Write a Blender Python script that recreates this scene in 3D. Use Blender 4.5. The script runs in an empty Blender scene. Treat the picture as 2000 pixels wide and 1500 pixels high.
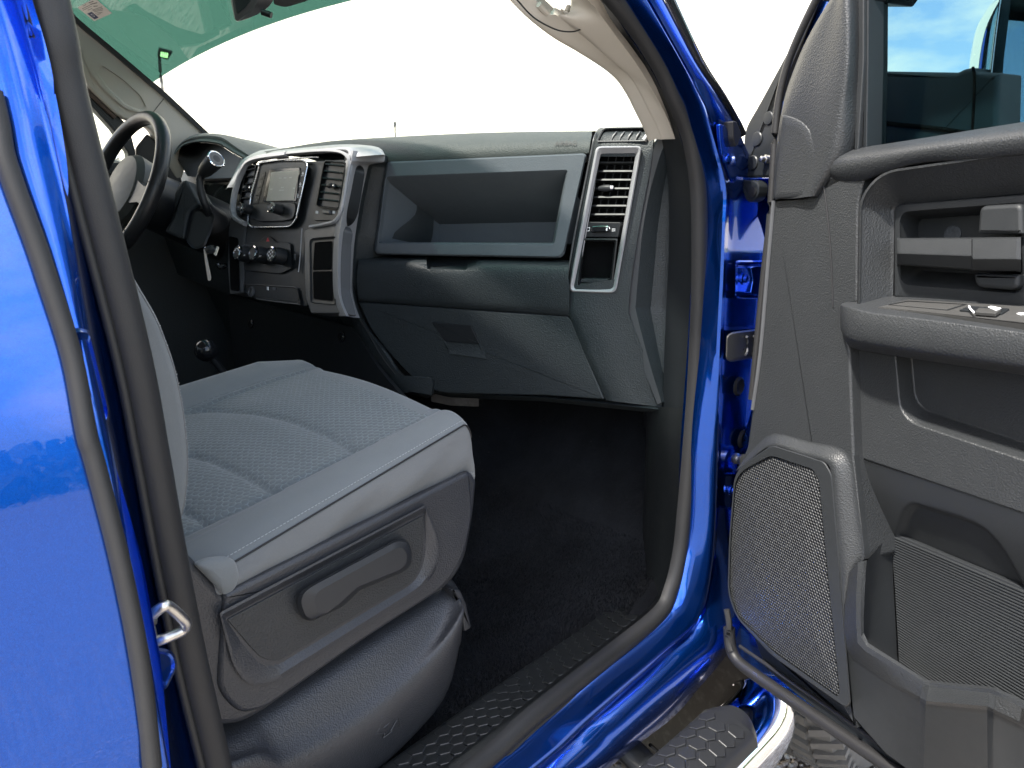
import bpy, bmesh, math, random
from mathutils import Vector, Matrix
random.seed(7)
SC = bpy.context.scene
COL = SC.collection
R = math.radians

# ------------------------------------------------------------------ camera, sky, sun, exposure
EYE = Vector((0.0, 0.0, 1.40))
YAW, PITCH, FPX = 44.4, 12.95, 1500.0
cam_d = bpy.data.cameras.new('camera')
cam = bpy.data.objects.new('camera', cam_d)
COL.objects.link(cam)
cam.location = EYE
cam.rotation_euler = (R(90 - PITCH), 0, R(YAW - 90))
cam_d.sensor_width = 36
cam_d.lens = 27
cam_d.clip_start = 0.02
cam_d.clip_end = 2000
cam_d.dof.use_dof = True
cam_d.dof.focus_distance = 1.25
cam_d.dof.aperture_fstop = 14
SC.camera = cam

SUN_DIR = Vector((-0.54, 0.05, 0.84)).normalized()      # towards the sun
sun_d = bpy.data.lights.new('sun', 'SUN')
sun_d.energy = 2.4
sun_d.angle = R(3.0)
sun_d.color = (1.0, 0.95, 0.87)
sun = bpy.data.objects.new('sun', sun_d)
COL.objects.link(sun)
sun.rotation_euler = (-SUN_DIR).to_track_quat('-Z', 'Y').to_euler()

W = bpy.data.worlds.new('World')
SC.world = W
W.use_nodes = True
wt = W.node_tree
wt.nodes.clear()
def wn(t, **k):
    n = wt.nodes.new(t)
    for a, b in k.items(): setattr(n, a, b)
    return n
w_out = wn('ShaderNodeOutputWorld')
w_bg = wn('ShaderNodeBackground')
w_sky = wn('ShaderNodeTexSky', sky_type='NISHITA', sun_disc=False)
w_sky.sun_elevation = math.asin(SUN_DIR.z)
w_sky.sun_rotation = math.atan2(SUN_DIR.x, SUN_DIR.y)
w_sky.air_density = 1.0; w_sky.dust_density = 2.2; w_sky.ozone_density = 1.2
w_tc = wn('ShaderNodeTexCoord')
w_map = wn('ShaderNodeMapping')
w_map.inputs['Scale'].default_value = (1.0, 1.0, 2.6)
w_map.inputs['Location'].default_value = (0.35, 1.9, 0.4)
wt.links.new(w_tc.outputs['Generated'], w_map.inputs['Vector'])
w_n = wn('ShaderNodeTexNoise'); w_n.inputs['Scale'].default_value = 2.6
w_n.inputs['Detail'].default_value = 9; w_n.inputs['Roughness'].default_value = 0.58
wt.links.new(w_map.outputs[0], w_n.inputs['Vector'])
w_r = wn('ShaderNodeValToRGB')
w_r.color_ramp.elements[0].position = 0.485; w_r.color_ramp.elements[0].color = (0, 0, 0, 1)
w_r.color_ramp.elements[1].position = 0.62; w_r.color_ramp.elements[1].color = (1, 1, 1, 1)
# a bank of cloud stands over the country ahead and to the left
w_dot = wn('ShaderNodeVectorMath', operation='DOT_PRODUCT'); w_dot.inputs[1].default_value = (0.26, 0.966, 0.0)
wt.links.new(w_tc.outputs['Generated'], w_dot.inputs[0])
w_mr = wn('ShaderNodeMapRange', interpolation_type='SMOOTHSTEP')
w_mr.inputs['From Min'].default_value = 0.55; w_mr.inputs['From Max'].default_value = 0.92
w_mr.inputs['To Min'].default_value = 0.0; w_mr.inputs['To Max'].default_value = 0.24
wt.links.new(w_dot.outputs['Value'], w_mr.inputs['Value'])
w_sum = wn('ShaderNodeMath', operation='ADD')
wt.links.new(w_n.outputs['Fac'], w_sum.inputs[0]); wt.links.new(w_mr.outputs[0], w_sum.inputs[1])
wt.links.new(w_sum.outputs[0], w_r.inputs[0])
w_mix = wn('ShaderNodeMix', data_type='RGBA')
w_mix.inputs[7].default_value = (6.4, 5.9, 4.9, 1)
wt.links.new(w_r.outputs[0], w_mix.inputs[0])
wt.links.new(w_sky.outputs[0], w_mix.inputs[6])
w_bg.inputs['Strength'].default_value = 0.12
wt.links.new(w_mix.outputs[2], w_bg.inputs['Color'])
wt.links.new(w_bg.outputs[0], w_out.inputs[0])

SC.view_settings.view_transform = 'Standard'
SC.view_settings.look = 'None'
SC.view_settings.exposure = 2.35
SC.view_settings.gamma = 1.0
SC.render.engine = 'CYCLES'
SC.cycles.use_denoising = True
SC.cycles.max_bounces = 10
SC.cycles.transparent_max_bounces = 12
SC.cycles.caustics_reflective = False
SC.cycles.caustics_refractive = False
SC.cycles.sample_clamp_indirect = 8

# ------------------------------------------------------------------ geometry helpers
_m = cam.rotation_euler.to_matrix()
def ray(px, py):
    """world direction of a picture point (photo pixels)"""
    return _m @ Vector(((px - 1000) / FPX, (750 - py) / FPX, -1.0))
def proj(p):
    q = _m.transposed() @ (Vector(p) - EYE)
    return 1000 + FPX * q.x / -q.z, 750 - FPX * q.y / -q.z
def poly_dist(x, y, poly):
    """signed distance to a polygon, positive inside"""
    ins = False; dm = 1e9; n = len(poly)
    for i in range(n):
        (x0, y0), (x1, y1) = poly[i], poly[(i + 1) % n]
        if (y0 > y) != (y1 > y) and x < (x1 - x0) * (y - y0) / (y1 - y0) + x0: ins = not ins
        vx, vy = x1 - x0, y1 - y0
        t = min(max(((x - x0) * vx + (y - y0) * vy) / (vx * vx + vy * vy + 1e-9), 0), 1)
        dm = min(dm, math.hypot(x - x0 - vx * t, y - y0 - vy * t))
    return dm if ins else -dm
class Pl:
    """a plane in the place; hit() finds where the line of sight to a picture point meets it"""
    def __init__(s, p, n):
        s.p = Vector(p); s.n = Vector(n).normalized()
    def hit(s, px, py, off=0.0):
        d = ray(px, py)
        t = (s.p + s.n * off - EYE).dot(s.n) / d.dot(s.n)
        return EYE + d * t
def PX(x): return Pl((x, 0, 0), (-1, 0, 0))
def PY(y): return Pl((0, y, 0), (0, -1, 0))
def PZ(z): return Pl((0, 0, z), (0, 0, 1))
def Z(x0, y0, s):
    """maps points measured in an enlarged crop back to photo pixels"""
    return lambda *pts: [(x0 + a * s, y0 + b * s) for a, b in pts]
ZA = Z(0, 0, .25); ZB = Z(180, 200, .25); ZC = Z(420, 260, .26667); ZD = Z(700, 240, .32)
ZE = Z(1300, 0, .35); ZF = Z(1400, 350, .3); ZG = Z(1380, 750, .5); ZH = Z(0, 400, .33333)
ZI = Z(0, 900, .4); ZJ = Z(300, 650, .35); ZK = Z(350, 900, .4); ZL = Z(800, 700, .36667)
ZM = Z(750, 1050, .4); ZN = Z(650, 560, .35); ZO = Z(1280, 180, .37333); ZP = Z(1380, 640, .24)
ZQ = Z(680, 1180, .2); ZR = Z(1680, 370, .18); ZS = Z(1000, 0, .23); ZT = Z(1130, 240, .23333)
ZU = Z(440, 0, .1); ZV = Z(480, 280, .13333); ZW = Z(440, 440, .12); ZX = Z(120, 0, .08)
ZY = Z(1180, 1240, .26); ZZ = Z(1660, 0, .2); ZAA = Z(180, 220, .18667); ZAB = Z(330, 360, .13333)
ZAC = Z(420, 560, .22); ZAE = Z(1450, 0, .28); ZAF = Z(1640, 860, .2); ZAG = Z(1600, 1080, .28)
ZAI = Z(280, 150, .14)

def rpoly(pts, r=6, seg=5):
    """polygon (2D) with every corner rounded by r; always len(pts)*(seg+1) points"""
    n = len(pts); out = []
    rs = r if isinstance(r, (list, tuple)) else [r] * n
    for i in range(n):
        p = Vector(pts[i]); a = Vector(pts[i - 1]); b = Vector(pts[(i + 1) % n])
        da, db = (a - p).length, (b - p).length
        d = max(min(rs[i], da * .48, db * .48), .05)
        q0 = p + (a - p) * (d / da); q1 = p + (b - p) * (d / db)
        for k in range(seg + 1):
            t = k / seg
            out.append(q0 * (1 - t) ** 2 + p * 2 * t * (1 - t) + q1 * t * t)
    return out
def resample(pts, n, closed=False):
    pts = [Vector(p) for p in pts]
    if closed: pts = pts + [pts[0]]
    L = [0.0]
    for a, b in zip(pts, pts[1:]): L.append(L[-1] + (b - a).length)
    out = []; j = 0
    m = n if closed else n - 1
    for i in range(n):
        s = L[-1] * i / m
        while j < len(pts) - 2 and L[j + 1] < s: j += 1
        t = (s - L[j]) / max(L[j + 1] - L[j], 1e-9)
        out.append(pts[j].lerp(pts[j + 1], min(max(t, 0), 1)))
    return out
def cat(pts, k=6, closed=False):
    """Catmull-Rom through the points, k segments per span"""
    P = [Vector(p) for p in pts]; n = len(P); out = []
    spans = n if closed else n - 1
    for i in range(spans):
        if closed: p0, p1, p2, p3 = P[i - 1], P[i], P[(i + 1) % n], P[(i + 2) % n]
        else: p0, p1, p2, p3 = P[max(i - 1, 0)], P[i], P[i + 1], P[min(i + 2, n - 1)]
        for j in range(k):
            t = j / k
            out.append(.5 * ((2 * p1) + (p2 - p0) * t + (2 * p0 - 5 * p1 + 4 * p2 - p3) * t * t + (3 * p1 - p0 - 3 * p2 + p3) * t ** 3))
    if not closed: out.append(P[-1])
    return out
def catr(rows, k=4, kk=1):
    """smooth a grid of points along rows (k) and between rows (kk)"""
    if k > 1: rows = [cat(r, k) for r in rows]
    if kk > 1: rows = [list(c) for c in zip(*[cat(c, kk) for c in zip(*rows)])]
    return rows

BASE = {}
def mk(name, verts, faces, mat, parent=None, sharp=38, mats=None, fmat=None, smooth=True, fix=False):
    base = BASE.get(parent.name, Vector()) if parent else Vector()
    me = bpy.data.meshes.new(name)
    me.from_pydata([tuple(Vector(v) - base) for v in verts], [], faces)
    if fix:
        bm = bmesh.new(); bm.from_mesh(me)
        bmesh.ops.remove_doubles(bm, verts=bm.verts, dist=1e-6)
        bmesh.ops.recalc_face_normals(bm, faces=bm.faces)
        bm.to_mesh(me); bm.free()
    me.materials.append(mat)
    for m2 in mats or []: me.materials.append(m2)
    if fmat: 
        for p, i in zip(me.polygons, fmat): p.material_index = i
    if smooth:
        me.polygons.foreach_set('use_smooth', [True] * len(me.polygons))
        me.set_sharp_from_angle(angle=R(sharp))
    me.update()
    o = bpy.data.objects.new(name, me)
    COL.objects.link(o)
    if parent: o.parent = parent
    BASE[o.name] = base
    return o
def top(name, loc, label, cat_, group=None, kind=None):
    o = bpy.data.objects.new(name, None)
    COL.objects.link(o); o.location = loc
    BASE[o.name] = Vector(loc)
    tag(o, label, cat_, group, kind)
    return o
def tag(o, label=None, cat_=None, group=None, kind=None):
    if label: o['label'] = label
    if cat_: o['category'] = cat_
    if group: o['group'] = group
    if kind: o['kind'] = kind
    return o
def dup(o, name=None):
    c = o.copy(); COL.objects.link(c)
    BASE[c.name] = BASE.get(o.name, Vector())
    return c

def loft_v(cs, closed=True, cap0=False, cap1=True):
    n = len(cs[0]); V = [p for c in cs for p in c]; F = []
    for i in range(len(cs) - 1):
        for j in range(n if closed else n - 1):
            k = (j + 1) % n
            F.append((i * n + j, i * n + k, (i + 1) * n + k, (i + 1) * n + j))
    if cap0: F.append(tuple(range(n))[::-1])
    if cap1: F.append(tuple((len(cs) - 1) * n + j for j in range(n)))
    return V, F
def loft(name, cs, mat, parent=None, closed=True, cap0=False, cap1=True, **k):
    V, F = loft_v(cs, closed, cap0, cap1)
    o = mk(name, V, F, mat, parent, fix=k.pop('fix', True), **k)
    for p in o.data.polygons:
        if len(p.vertices) > 4: p.use_smooth = False
    wnm = o.modifiers.new('weighted', 'WEIGHTED_NORMAL'); wnm.keep_sharp = True; wnm.weight = 100
    return o
def inset(pts, d, n):
    """shrink a closed planar loop by d (n = plane normal)"""
    N = len(pts); out = []
    area = Vector((0, 0, 0))
    for i in range(N): area += pts[i].cross(pts[(i + 1) % N])
    sgn = 1 if area.dot(n) > 0 else -1
    c = sum(pts, Vector()) / N
    for i in range(N):
        a, p, b = pts[i - 1], pts[i], pts[(i + 1) % N]
        j = i - 1; 
        while (a - p).length < 1e-6 and j > i - 6: j -= 1; a = pts[j]
        j = i + 1
        while (b - p).length < 1e-6 and j < i + 6: j += 1; b = pts[j % N]
        t1 = (p - a); t2 = (b - p)
        if t1.length < 1e-9 or t2.length < 1e-9: out.append(p.copy()); continue
        n1 = n.cross(t1.normalized()) * sgn; n2 = n.cross(t2.normalized()) * sgn
        m = n1 + n2
        if m.length < 1e-6: out.append(p.copy()); continue
        m.normalize()
        s = d / max(m.dot(n1), .45)
        out.append(p + m * s)
    return out
def loopw(pl, poly, r, off, seg=5):
    return [pl.hit(q.x, q.y, off) for q in rpoly(poly, r, seg)]
def relief(name, pl, specs, mat, parent=None, cap0=False, cap1=True, seg=5, N=None, **k):
    """stack of outlines (picture polygon, corner radius, height above plane) bridged in order"""
    cs = []
    for poly, r, off in specs: cs.append(loopw(pl, poly, r, off, seg))
    if N:
        cs = [resample(c, N, True) for c in cs]
    return loft(name, cs, mat, parent, cap0=cap0, cap1=cap1, **k)
def plate(name, pl, poly, r, off, th, mat, parent=None, bev=.002, seg=5, steps=2, back=True, **k):
    """slab whose front outline matches poly at height off; sides straight back by th; rounded front edge"""
    f = loopw(pl, poly, r, off, seg); n = pl.n
    cs = [[p - n * th for p in f]]
    for s in range(steps + 1):
        a = (math.pi / 2) * s / steps
        cs.append([p - n * bev * (1 - math.sin(a)) for p in (inset(f, bev * (1 - math.cos(a)), n) if s else f)])
    return loft(name, cs, mat, parent, cap0=back, cap1=True, **k)
def surf(name, rows, mat, parent=None, th=0.0, **k):
    """open grid surface; th gives it real thickness away from the eye"""
    V, F = loft_v(rows, closed=False, cap1=False)
    if th:
        n = len(rows[0]); m = len(rows)
        me = bpy.data.meshes.new('t'); me.from_pydata([tuple(v) for v in V], [], F)
        me.update()
        nr = [Vector(v.normal) for v in me.vertices]
        bpy.data.meshes.remove(me)
        mid = V[len(V) // 2]
        s = 1 if nr[len(V) // 2].dot(EYE - Vector(mid)) > 0 else -1
        off = len(V)
        V = V + [Vector(v) - a * (s * th) for v, a in zip(V, nr)]
        F = F + [tuple(off + i for i in f[::-1]) for f in F]
        for j in range(n - 1):
            F.append((j + 1, j, off + j, off + j + 1))
            b = (m - 1) * n
            F.append((b + j, b + j + 1, off + b + j + 1, off + b + j))
        for i in range(m - 1):
            F.append((i * n, (i + 1) * n, off + (i + 1) * n, off + i * n))
            F.append((i * n + n - 1, off + i * n + n - 1, off + (i + 1) * n + n - 1, (i + 1) * n + n - 1))
    return mk(name, V, F, mat, parent, fix=bool(th), **k)
def sweep_v(path, prof, up=(0, 0, 1), closed=False, cap=True, scale=None):
    """profile (a,b): a along side, b along the up-ish direction"""
    P = [Vector(p) for p in path]; n = len(P); cs = []
    for i in range(n):
        if closed: t = P[(i + 1) % n] - P[i - 1]
        else: t = P[min(i + 1, n - 1)] - P[max(i - 1, 0)]
        t.normalize()
        u = up(i / max(n - 1, 1)) if callable(up) else Vector(up)
        s = t.cross(u)
        if s.length < 1e-5: s = t.cross(Vector((1, 0, .01)))
        s.normalize(); w = s.cross(t).normalized()
        sc = scale(i / max(n - 1, 1)) if scale else 1.0
        cs.append([P[i] + s * (a * sc) + w * (b * sc) for a, b in prof])
    if closed: cs.append(cs[0])
    return loft_v(cs, True, cap and not closed, cap and not closed)
def circ(r, n=12, ry=None):
    ry = ry or r
    return [(r * math.cos(2 * math.pi * i / n), ry * math.sin(2 * math.pi * i / n)) for i in range(n)]
def tube(name, path, r, mat, parent=None, n=12, ry=None, up=(0, 0, 1), closed=False, scale=None, **k):
    V, F = sweep_v(path, circ(r, n, ry), up, closed, scale=scale)
    return mk(name, V, F, mat, parent, fix=True, **k)
def sweep(name, path, prof, mat, parent=None, up=(0, 0, 1), closed=False, **k):
    V, F = sweep_v(path, prof, up, closed)
    return mk(name, V, F, mat, parent, fix=True, **k)
def lathe_v(c, axis, prof, n=24):
    """prof: list of (radius, height along axis)"""
    axis = Vector(axis).normalized(); c = Vector(c)
    u = axis.cross(Vector((0, 0, 1)))
    if u.length < .01: u = axis.cross(Vector((1, 0, 0)))
    u.normalize(); v = axis.cross(u)
    cs = []
    for r, h in prof:
        cs.append([c + axis * h + u * (r * math.cos(2 * math.pi * i / n)) + v * (r * math.sin(2 * math.pi * i / n)) for i in range(n)])
    return loft_v(cs, True, True, True)
def lathe(name, c, axis, prof, mat, parent=None, n=24, **k):
    V, F = lathe_v(c, axis, prof, n)
    return mk(name, V, F, mat, parent, fix=True, **k)
def box_v(lo, hi):
    x0, y0, z0 = lo; x1, y1, z1 = hi
    return ([Vector(p) for p in ((x0, y0, z0), (x1, y0, z0), (x1, y1, z0), (x0, y1, z0), (x0, y0, z1), (x1, y0, z1), (x1, y1, z1), (x0, y1, z1))],
            [(0, 3, 2, 1), (4, 5, 6, 7), (0, 1, 5, 4), (1, 2, 6, 5), (2, 3, 7, 6), (3, 0, 4, 7)])
def box(name, lo, hi, mat, parent=None, **k):
    V, F = box_v(lo, hi)
    return mk(name, V, F, mat, parent, smooth=False, **k)
def join(parts):
    V = []; F = []
    for v, f in parts:
        o = len(V); V += list(v); F += [tuple(o + i for i in g) for g in f]
    return V, F
def text(name, s, pl, px, py, h, mat, parent, off=.001, slant=None, bold=0.0, ends=None, depth=.0006):
    """lettering standing at a picture point; ends = second picture point giving the reading direction"""
    cu = bpy.data.curves.new(name, 'FONT'); cu.body = s; cu.size = 1; cu.extrude = 0.02
    cu.align_x = 'CENTER'; cu.align_y = 'CENTER'; cu.offset = bold
    to = bpy.data.objects.new(name, cu); COL.objects.link(to)
    dg = bpy.context.evaluated_depsgraph_get()
    me = bpy.data.meshes.new_from_object(to.evaluated_get(dg))
    V = [Vector(v.co) for v in me.vertices]; F = [tuple(p.vertices) for p in me.polygons]
    bpy.data.objects.remove(to); bpy.data.curves.remove(cu); bpy.data.meshes.remove(me)
    c = pl.hit(px, py, off)
    if ends: x = (pl.hit(*ends, off) - c).normalized()
    else: x = Vector((0, 0, 1)).cross(pl.n).normalized()
    y = pl.n.cross(x).normalized()
    return mk(name, [c + x * (v.x * h) + y * (v.y * h) + pl.n * (v.z * depth * 25) for v in V], F, mat, parent, smooth=False)

# ------------------------------------------------------------------ materials
class NT:
    def __init__(s, name):
        s.m = bpy.data.materials.new(name); s.m.use_nodes = True
        s.t = s.m.node_tree; s.b = s.t.nodes['Principled BSDF']; s.o = s.t.nodes['Material Output']
    def n(s, ty, **k):
        x = s.t.nodes.new(ty)
        for a, b in k.items():
            if a.startswith('i_'): x.inputs[int(a[2:])].default_value = b
            else: setattr(x, a, b)
        return x
    def l(s, a, b): s.t.links.new(a, b)
    def math(s, op, a, b=None, c=None):
        x = s.n('ShaderNodeMath', operation=op)
        for i, v in enumerate((a, b, c)):
            if v is None: continue
            if isinstance(v, (int, float)): x.inputs[i].default_value = v
            else: s.l(v, x.inputs[i])
        return x.outputs[0]
    def vm(s, op, a, b=None, c=None):
        x = s.n('ShaderNodeVectorMath', operation=op)
        for i, v in enumerate((a, b, c)):
            if v is None: continue
            if isinstance(v, (tuple, list, Vector)): x.inputs[i].default_value = tuple(v)
            else: s.l(v, x.inputs[i])
        return x
    def coord(s): return s.n('ShaderNodeTexCoord').outputs['Object']
    def set(s, **k):
        for a, v in k.items():
            s.b.inputs[a.replace('_', ' ')].default_value = v
    def noise(s, scale, detail=3, rough=.55, vec=None):
        x = s.n('ShaderNodeTexNoise'); x.inputs['Scale'].default_value = scale
        x.inputs['Detail'].default_value = detail; x.inputs['Roughness'].default_value = rough
        s.l(vec or s.coord(), x.inputs['Vector']); return x.outputs['Fac']
    def ramp(s, f, a, b, ca=(0, 0, 0, 1), cb=(1, 1, 1, 1)):
        x = s.n('ShaderNodeValToRGB'); e = x.color_ramp.elements
        e[0].position = a; e[1].position = b; e[0].color = ca; e[1].color = cb
        s.l(f, x.inputs[0]); return x.outputs[0]
    def mix(s, f, a, b):
        x = s.n('ShaderNodeMix', data_type='RGBA')
        if isinstance(f, (int, float)): x.inputs[0].default_value = f
        else: s.l(f, x.inputs[0])
        for i, v in ((6, a), (7, b)):
            if isinstance(v, (tuple, list)): x.inputs[i].default_value = tuple(v) if len(v) == 4 else tuple(v) + (1,)
            else: s.l(v, x.inputs[i])
        return x.outputs[2]
    def bump(s, h, st=.3, d=.001, prev=None):
        x = s.n('ShaderNodeBump'); x.inputs['Strength'].default_value = st; x.inputs['Distance'].default_value = d
        s.l(h, x.inputs['Height'])
        if prev: s.l(prev, x.inputs['Normal'])
        return x.outputs[0]
    def hexd(s, vec2):
        """distance from the edge of a hexagon lattice (0 at the edge, .5 at the centre)"""
        r = (1.0, 1.7320508, 1.0)
        def cell(v):
            w = s.n('ShaderNodeVectorMath', operation='WRAP'); s.l(v, w.inputs[0])
            w.inputs[1].default_value = (.5, .8660254, .5); w.inputs[2].default_value = (-.5, -.8660254, -.5)
            return w.outputs[0]
        a = cell(vec2)
        b = cell(s.vm('ADD', vec2, (.5, .8660254, 0)).outputs[0])
        def flat(v): return s.vm('MULTIPLY', v, (1, 1, 0)).outputs[0]
        a = flat(a); b = flat(b)
        la = s.vm('DOT_PRODUCT', a, a).outputs['Value']; lb = s.vm('DOT_PRODUCT', b, b).outputs['Value']
        def hx(v):
            ab = s.vm('ABSOLUTE', v).outputs[0]
            d = s.vm('DOT_PRODUCT', ab, (.5, .8660254, 0)).outputs['Value']
            sp = s.n('ShaderNodeSeparateXYZ'); s.l(ab, sp.inputs[0])
            return s.math('SUBTRACT', .5, s.math('MAXIMUM', d, sp.outputs['X']))
        ha, hb = hx(a), hx(b)
        return s.math('MAXIMUM', ha, hb)

def plastic(name, col, rough=.5, grain=.0, scale=520, spec=.4, var=.12, d=.0006, dust=0.0):
    t = NT(name); t.set(Roughness=rough)
    t.b.inputs['Specular IOR Level'].default_value = spec
    c = t.coord()
    n1 = t.noise(14, 4, .6, c)
    dk = tuple(x * (1 - var) for x in col); lt = tuple(x * (1 + var) for x in col)
    colr = t.mix(n1, dk, lt)
    if dust:
        n3 = t.ramp(t.noise(38, 6, .7, c), .52, .78)
        f = t.math('MULTIPLY', n3, dust)
        colr = t.mix(f, colr, (.22, .21, .19))
    t.l(colr, t.b.inputs['Base Color'])
    n2 = t.noise(60, 3, .5, c)
    t.l(t.math('MULTIPLY_ADD', n2, .14, rough - .07), t.b.inputs['Roughness'])
    if grain:
        v = t.n('ShaderNodeTexVoronoi', feature='SMOOTH_F1'); v.inputs['Scale'].default_value = scale
        wv = t.n('ShaderNodeTexNoise'); wv.inputs['Scale'].default_value = scale * .35; t.l(c, wv.inputs['Vector'])
        mixv = t.vm('MULTIPLY_ADD', wv.outputs['Color'], (.9 / scale,) * 3, c)
        t.l(mixv.outputs[0], v.inputs['Vector'])
        t.l(t.bump(v.outputs['Distance'], grain, d), t.b.inputs['Normal'])
    return t.m
def metal(name, col, rough, m=1.0, bump=0, scale=200):
    t = NT(name); t.set(Roughness=rough, Metallic=m, Base_Color=tuple(col) + (1,))
    n2 = t.noise(90, 4, .6)
    t.l(t.math('MULTIPLY_ADD', n2, rough * .8, rough * .6), t.b.inputs['Roughness'])
    if bump: t.l(t.bump(t.noise(scale, 3), bump, .001), t.b.inputs['Normal'])
    return t.m

M = {}
def paint(name):
    t = NT(name)
    t.set(Metallic=.94, Roughness=.2, Coat_Weight=1.0, Coat_Roughness=.015)
    c = t.coord()
    fl = t.n('ShaderNodeTexVoronoi'); fl.inputs['Scale'].default_value = 2600; t.l(c, fl.inputs['Vector'])
    f = t.ramp(fl.outputs['Color'], .2, .9, (.002, .055, .36, 1), (.004, .11, .60, 1))
    t.l(f, t.b.inputs['Base Color'])
    op = t.noise(240, 2, .4, c)
    t.l(t.bump(op, .02, .0004), t.b.inputs['Coat Normal'])
    return t.m
M['paint'] = paint('blue_paint')
M['dash'] = plastic('dark_dash_plastic', (.021, .027, .030), .50, .75, 420, d=.0011)
M['dash_top'] = plastic('soft_dash_top', (.050, .060, .058), .62, .8, 400, d=.0011)
M['bin'] = plastic('mid_grey_plastic', (.095, .112, .125), .5, .5, 480, d=.0008)
M['black'] = plastic('matt_black_plastic', (.012, .014, .016), .42, .0)
M['black_gloss'] = plastic('glossy_black_plastic', (.010, .011, .013), .16, .0, spec=.5)
M['silver'] = plastic('satin_silver_trim', (.34, .345, .36), .42, .10, 900, spec=.5, var=.06)
M['silver_dark'] = plastic('satin_graphite_trim', (.070, .073, .078), .40, .06, 900, spec=.5)
M['door'] = plastic('door_trim_plastic', (.022, .024, .026), .45, .7, 470, spec=.5, d=.0009)
M['door_smooth'] = plastic('door_smooth_plastic', (.018, .020, .022), .52, .2, 700, spec=.4)
M['door_grey'] = plastic('door_grey_plastic', (.050, .054, .060), .50, .8, 300, spec=.4, d=.0014)
M['hollow_shade'] = plastic('hollow_shade_black', (.003, .0035, .004), .85, spec=.08)  # near-black colour stands in for the shade inside pockets, ducts and grooves
M['switchgrey'] = plastic('switch_bezel_grey', (.045, .045, .044), .4, spec=.4)
M['seatplastic'] = plastic('seat_shield_plastic', (.030, .032, .037), .42, .7, 480, spec=.55, dust=.03, d=.0009)
M['seatplastic2'] = plastic('seat_shield_panel', (.028, .030, .032), .50, .8, 420, spec=.42, d=.0011)
M['lever'] = plastic('lever_plastic', (.024, .026, .029), .44, .1, 600, spec=.4)
M['seal'] = plastic('rubber_seal', (.020, .020, .0205), .52, .3, 1200, spec=.4)
M['seal_black'] = plastic('black_rubber', (.014, .014, .015), .5, .15, 1400, spec=.35)
M['beige'] = plastic('pillar_trim_beige', (.58, .54, .47), .62, .2, 700, spec=.25, var=.04)
M['headliner'] = plastic('headliner_cloth', (.44, .41, .36), .85, .3, 800, spec=.1, var=.05)
M['chrome'] = metal('chrome', (.82, .83, .84), .05)
M['satin'] = metal('satin_bright_trim', (.55, .56, .57), .28)
M['zinc'] = metal('zinc_plate', (.62, .61, .57), .32, 1.0, .2, 300)
M['white'] = plastic('white_print', (.75, .76, .78), .5)
M['red'] = plastic('red_print', (.6, .06, .07), .5)
M['leather'] = plastic('wheel_leather', (.016, .017, .019), .36, .25, 900, spec=.45)
M['kick'] = plastic('sill_plastic', (.013, .015, .016), .42, .4, 600, spec=.45, dust=.05)
M['liner'] = plastic('wheel_liner', (.042, .037, .031), .75, .3, 300, dust=.3)
def glass(name, tint, refl=.07, rough=.0):
    t = NT(name); t.t.nodes.remove(t.b)
    tr = t.n('ShaderNodeBsdfTransparent'); tr.inputs[0].default_value = tuple(tint) + (1,)
    gl = t.n('ShaderNodeBsdfGlossy'); gl.inputs['Roughness'].default_value = rough
    fr = t.n('ShaderNodeFresnel'); fr.inputs[0].default_value = 1.45
    ms = t.n('ShaderNodeMixShader')
    t.l(t.math('MINIMUM', t.math('MULTIPLY', fr.outputs[0], refl / .034), .75), ms.inputs[0])
    t.l(tr.outputs[0], ms.inputs[1]); t.l(gl.outputs[0], ms.inputs[2]); t.l(ms.outputs[0], t.o.inputs[0])
    return t.m
M['glass'] = glass('clear_glass', (.88, .92, .90), .012)
M['tint'] = glass('tint_band_glass', (.045, .125, .112), .003)
M['doorglass'] = glass('door_glass', (.42, .54, .57), .004)
M['privacy'] = glass('privacy_glass', (.42, .46, .45), .03)
M['gauge'] = glass('gauge_lens', (.8, .82, .82), .09)
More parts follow.
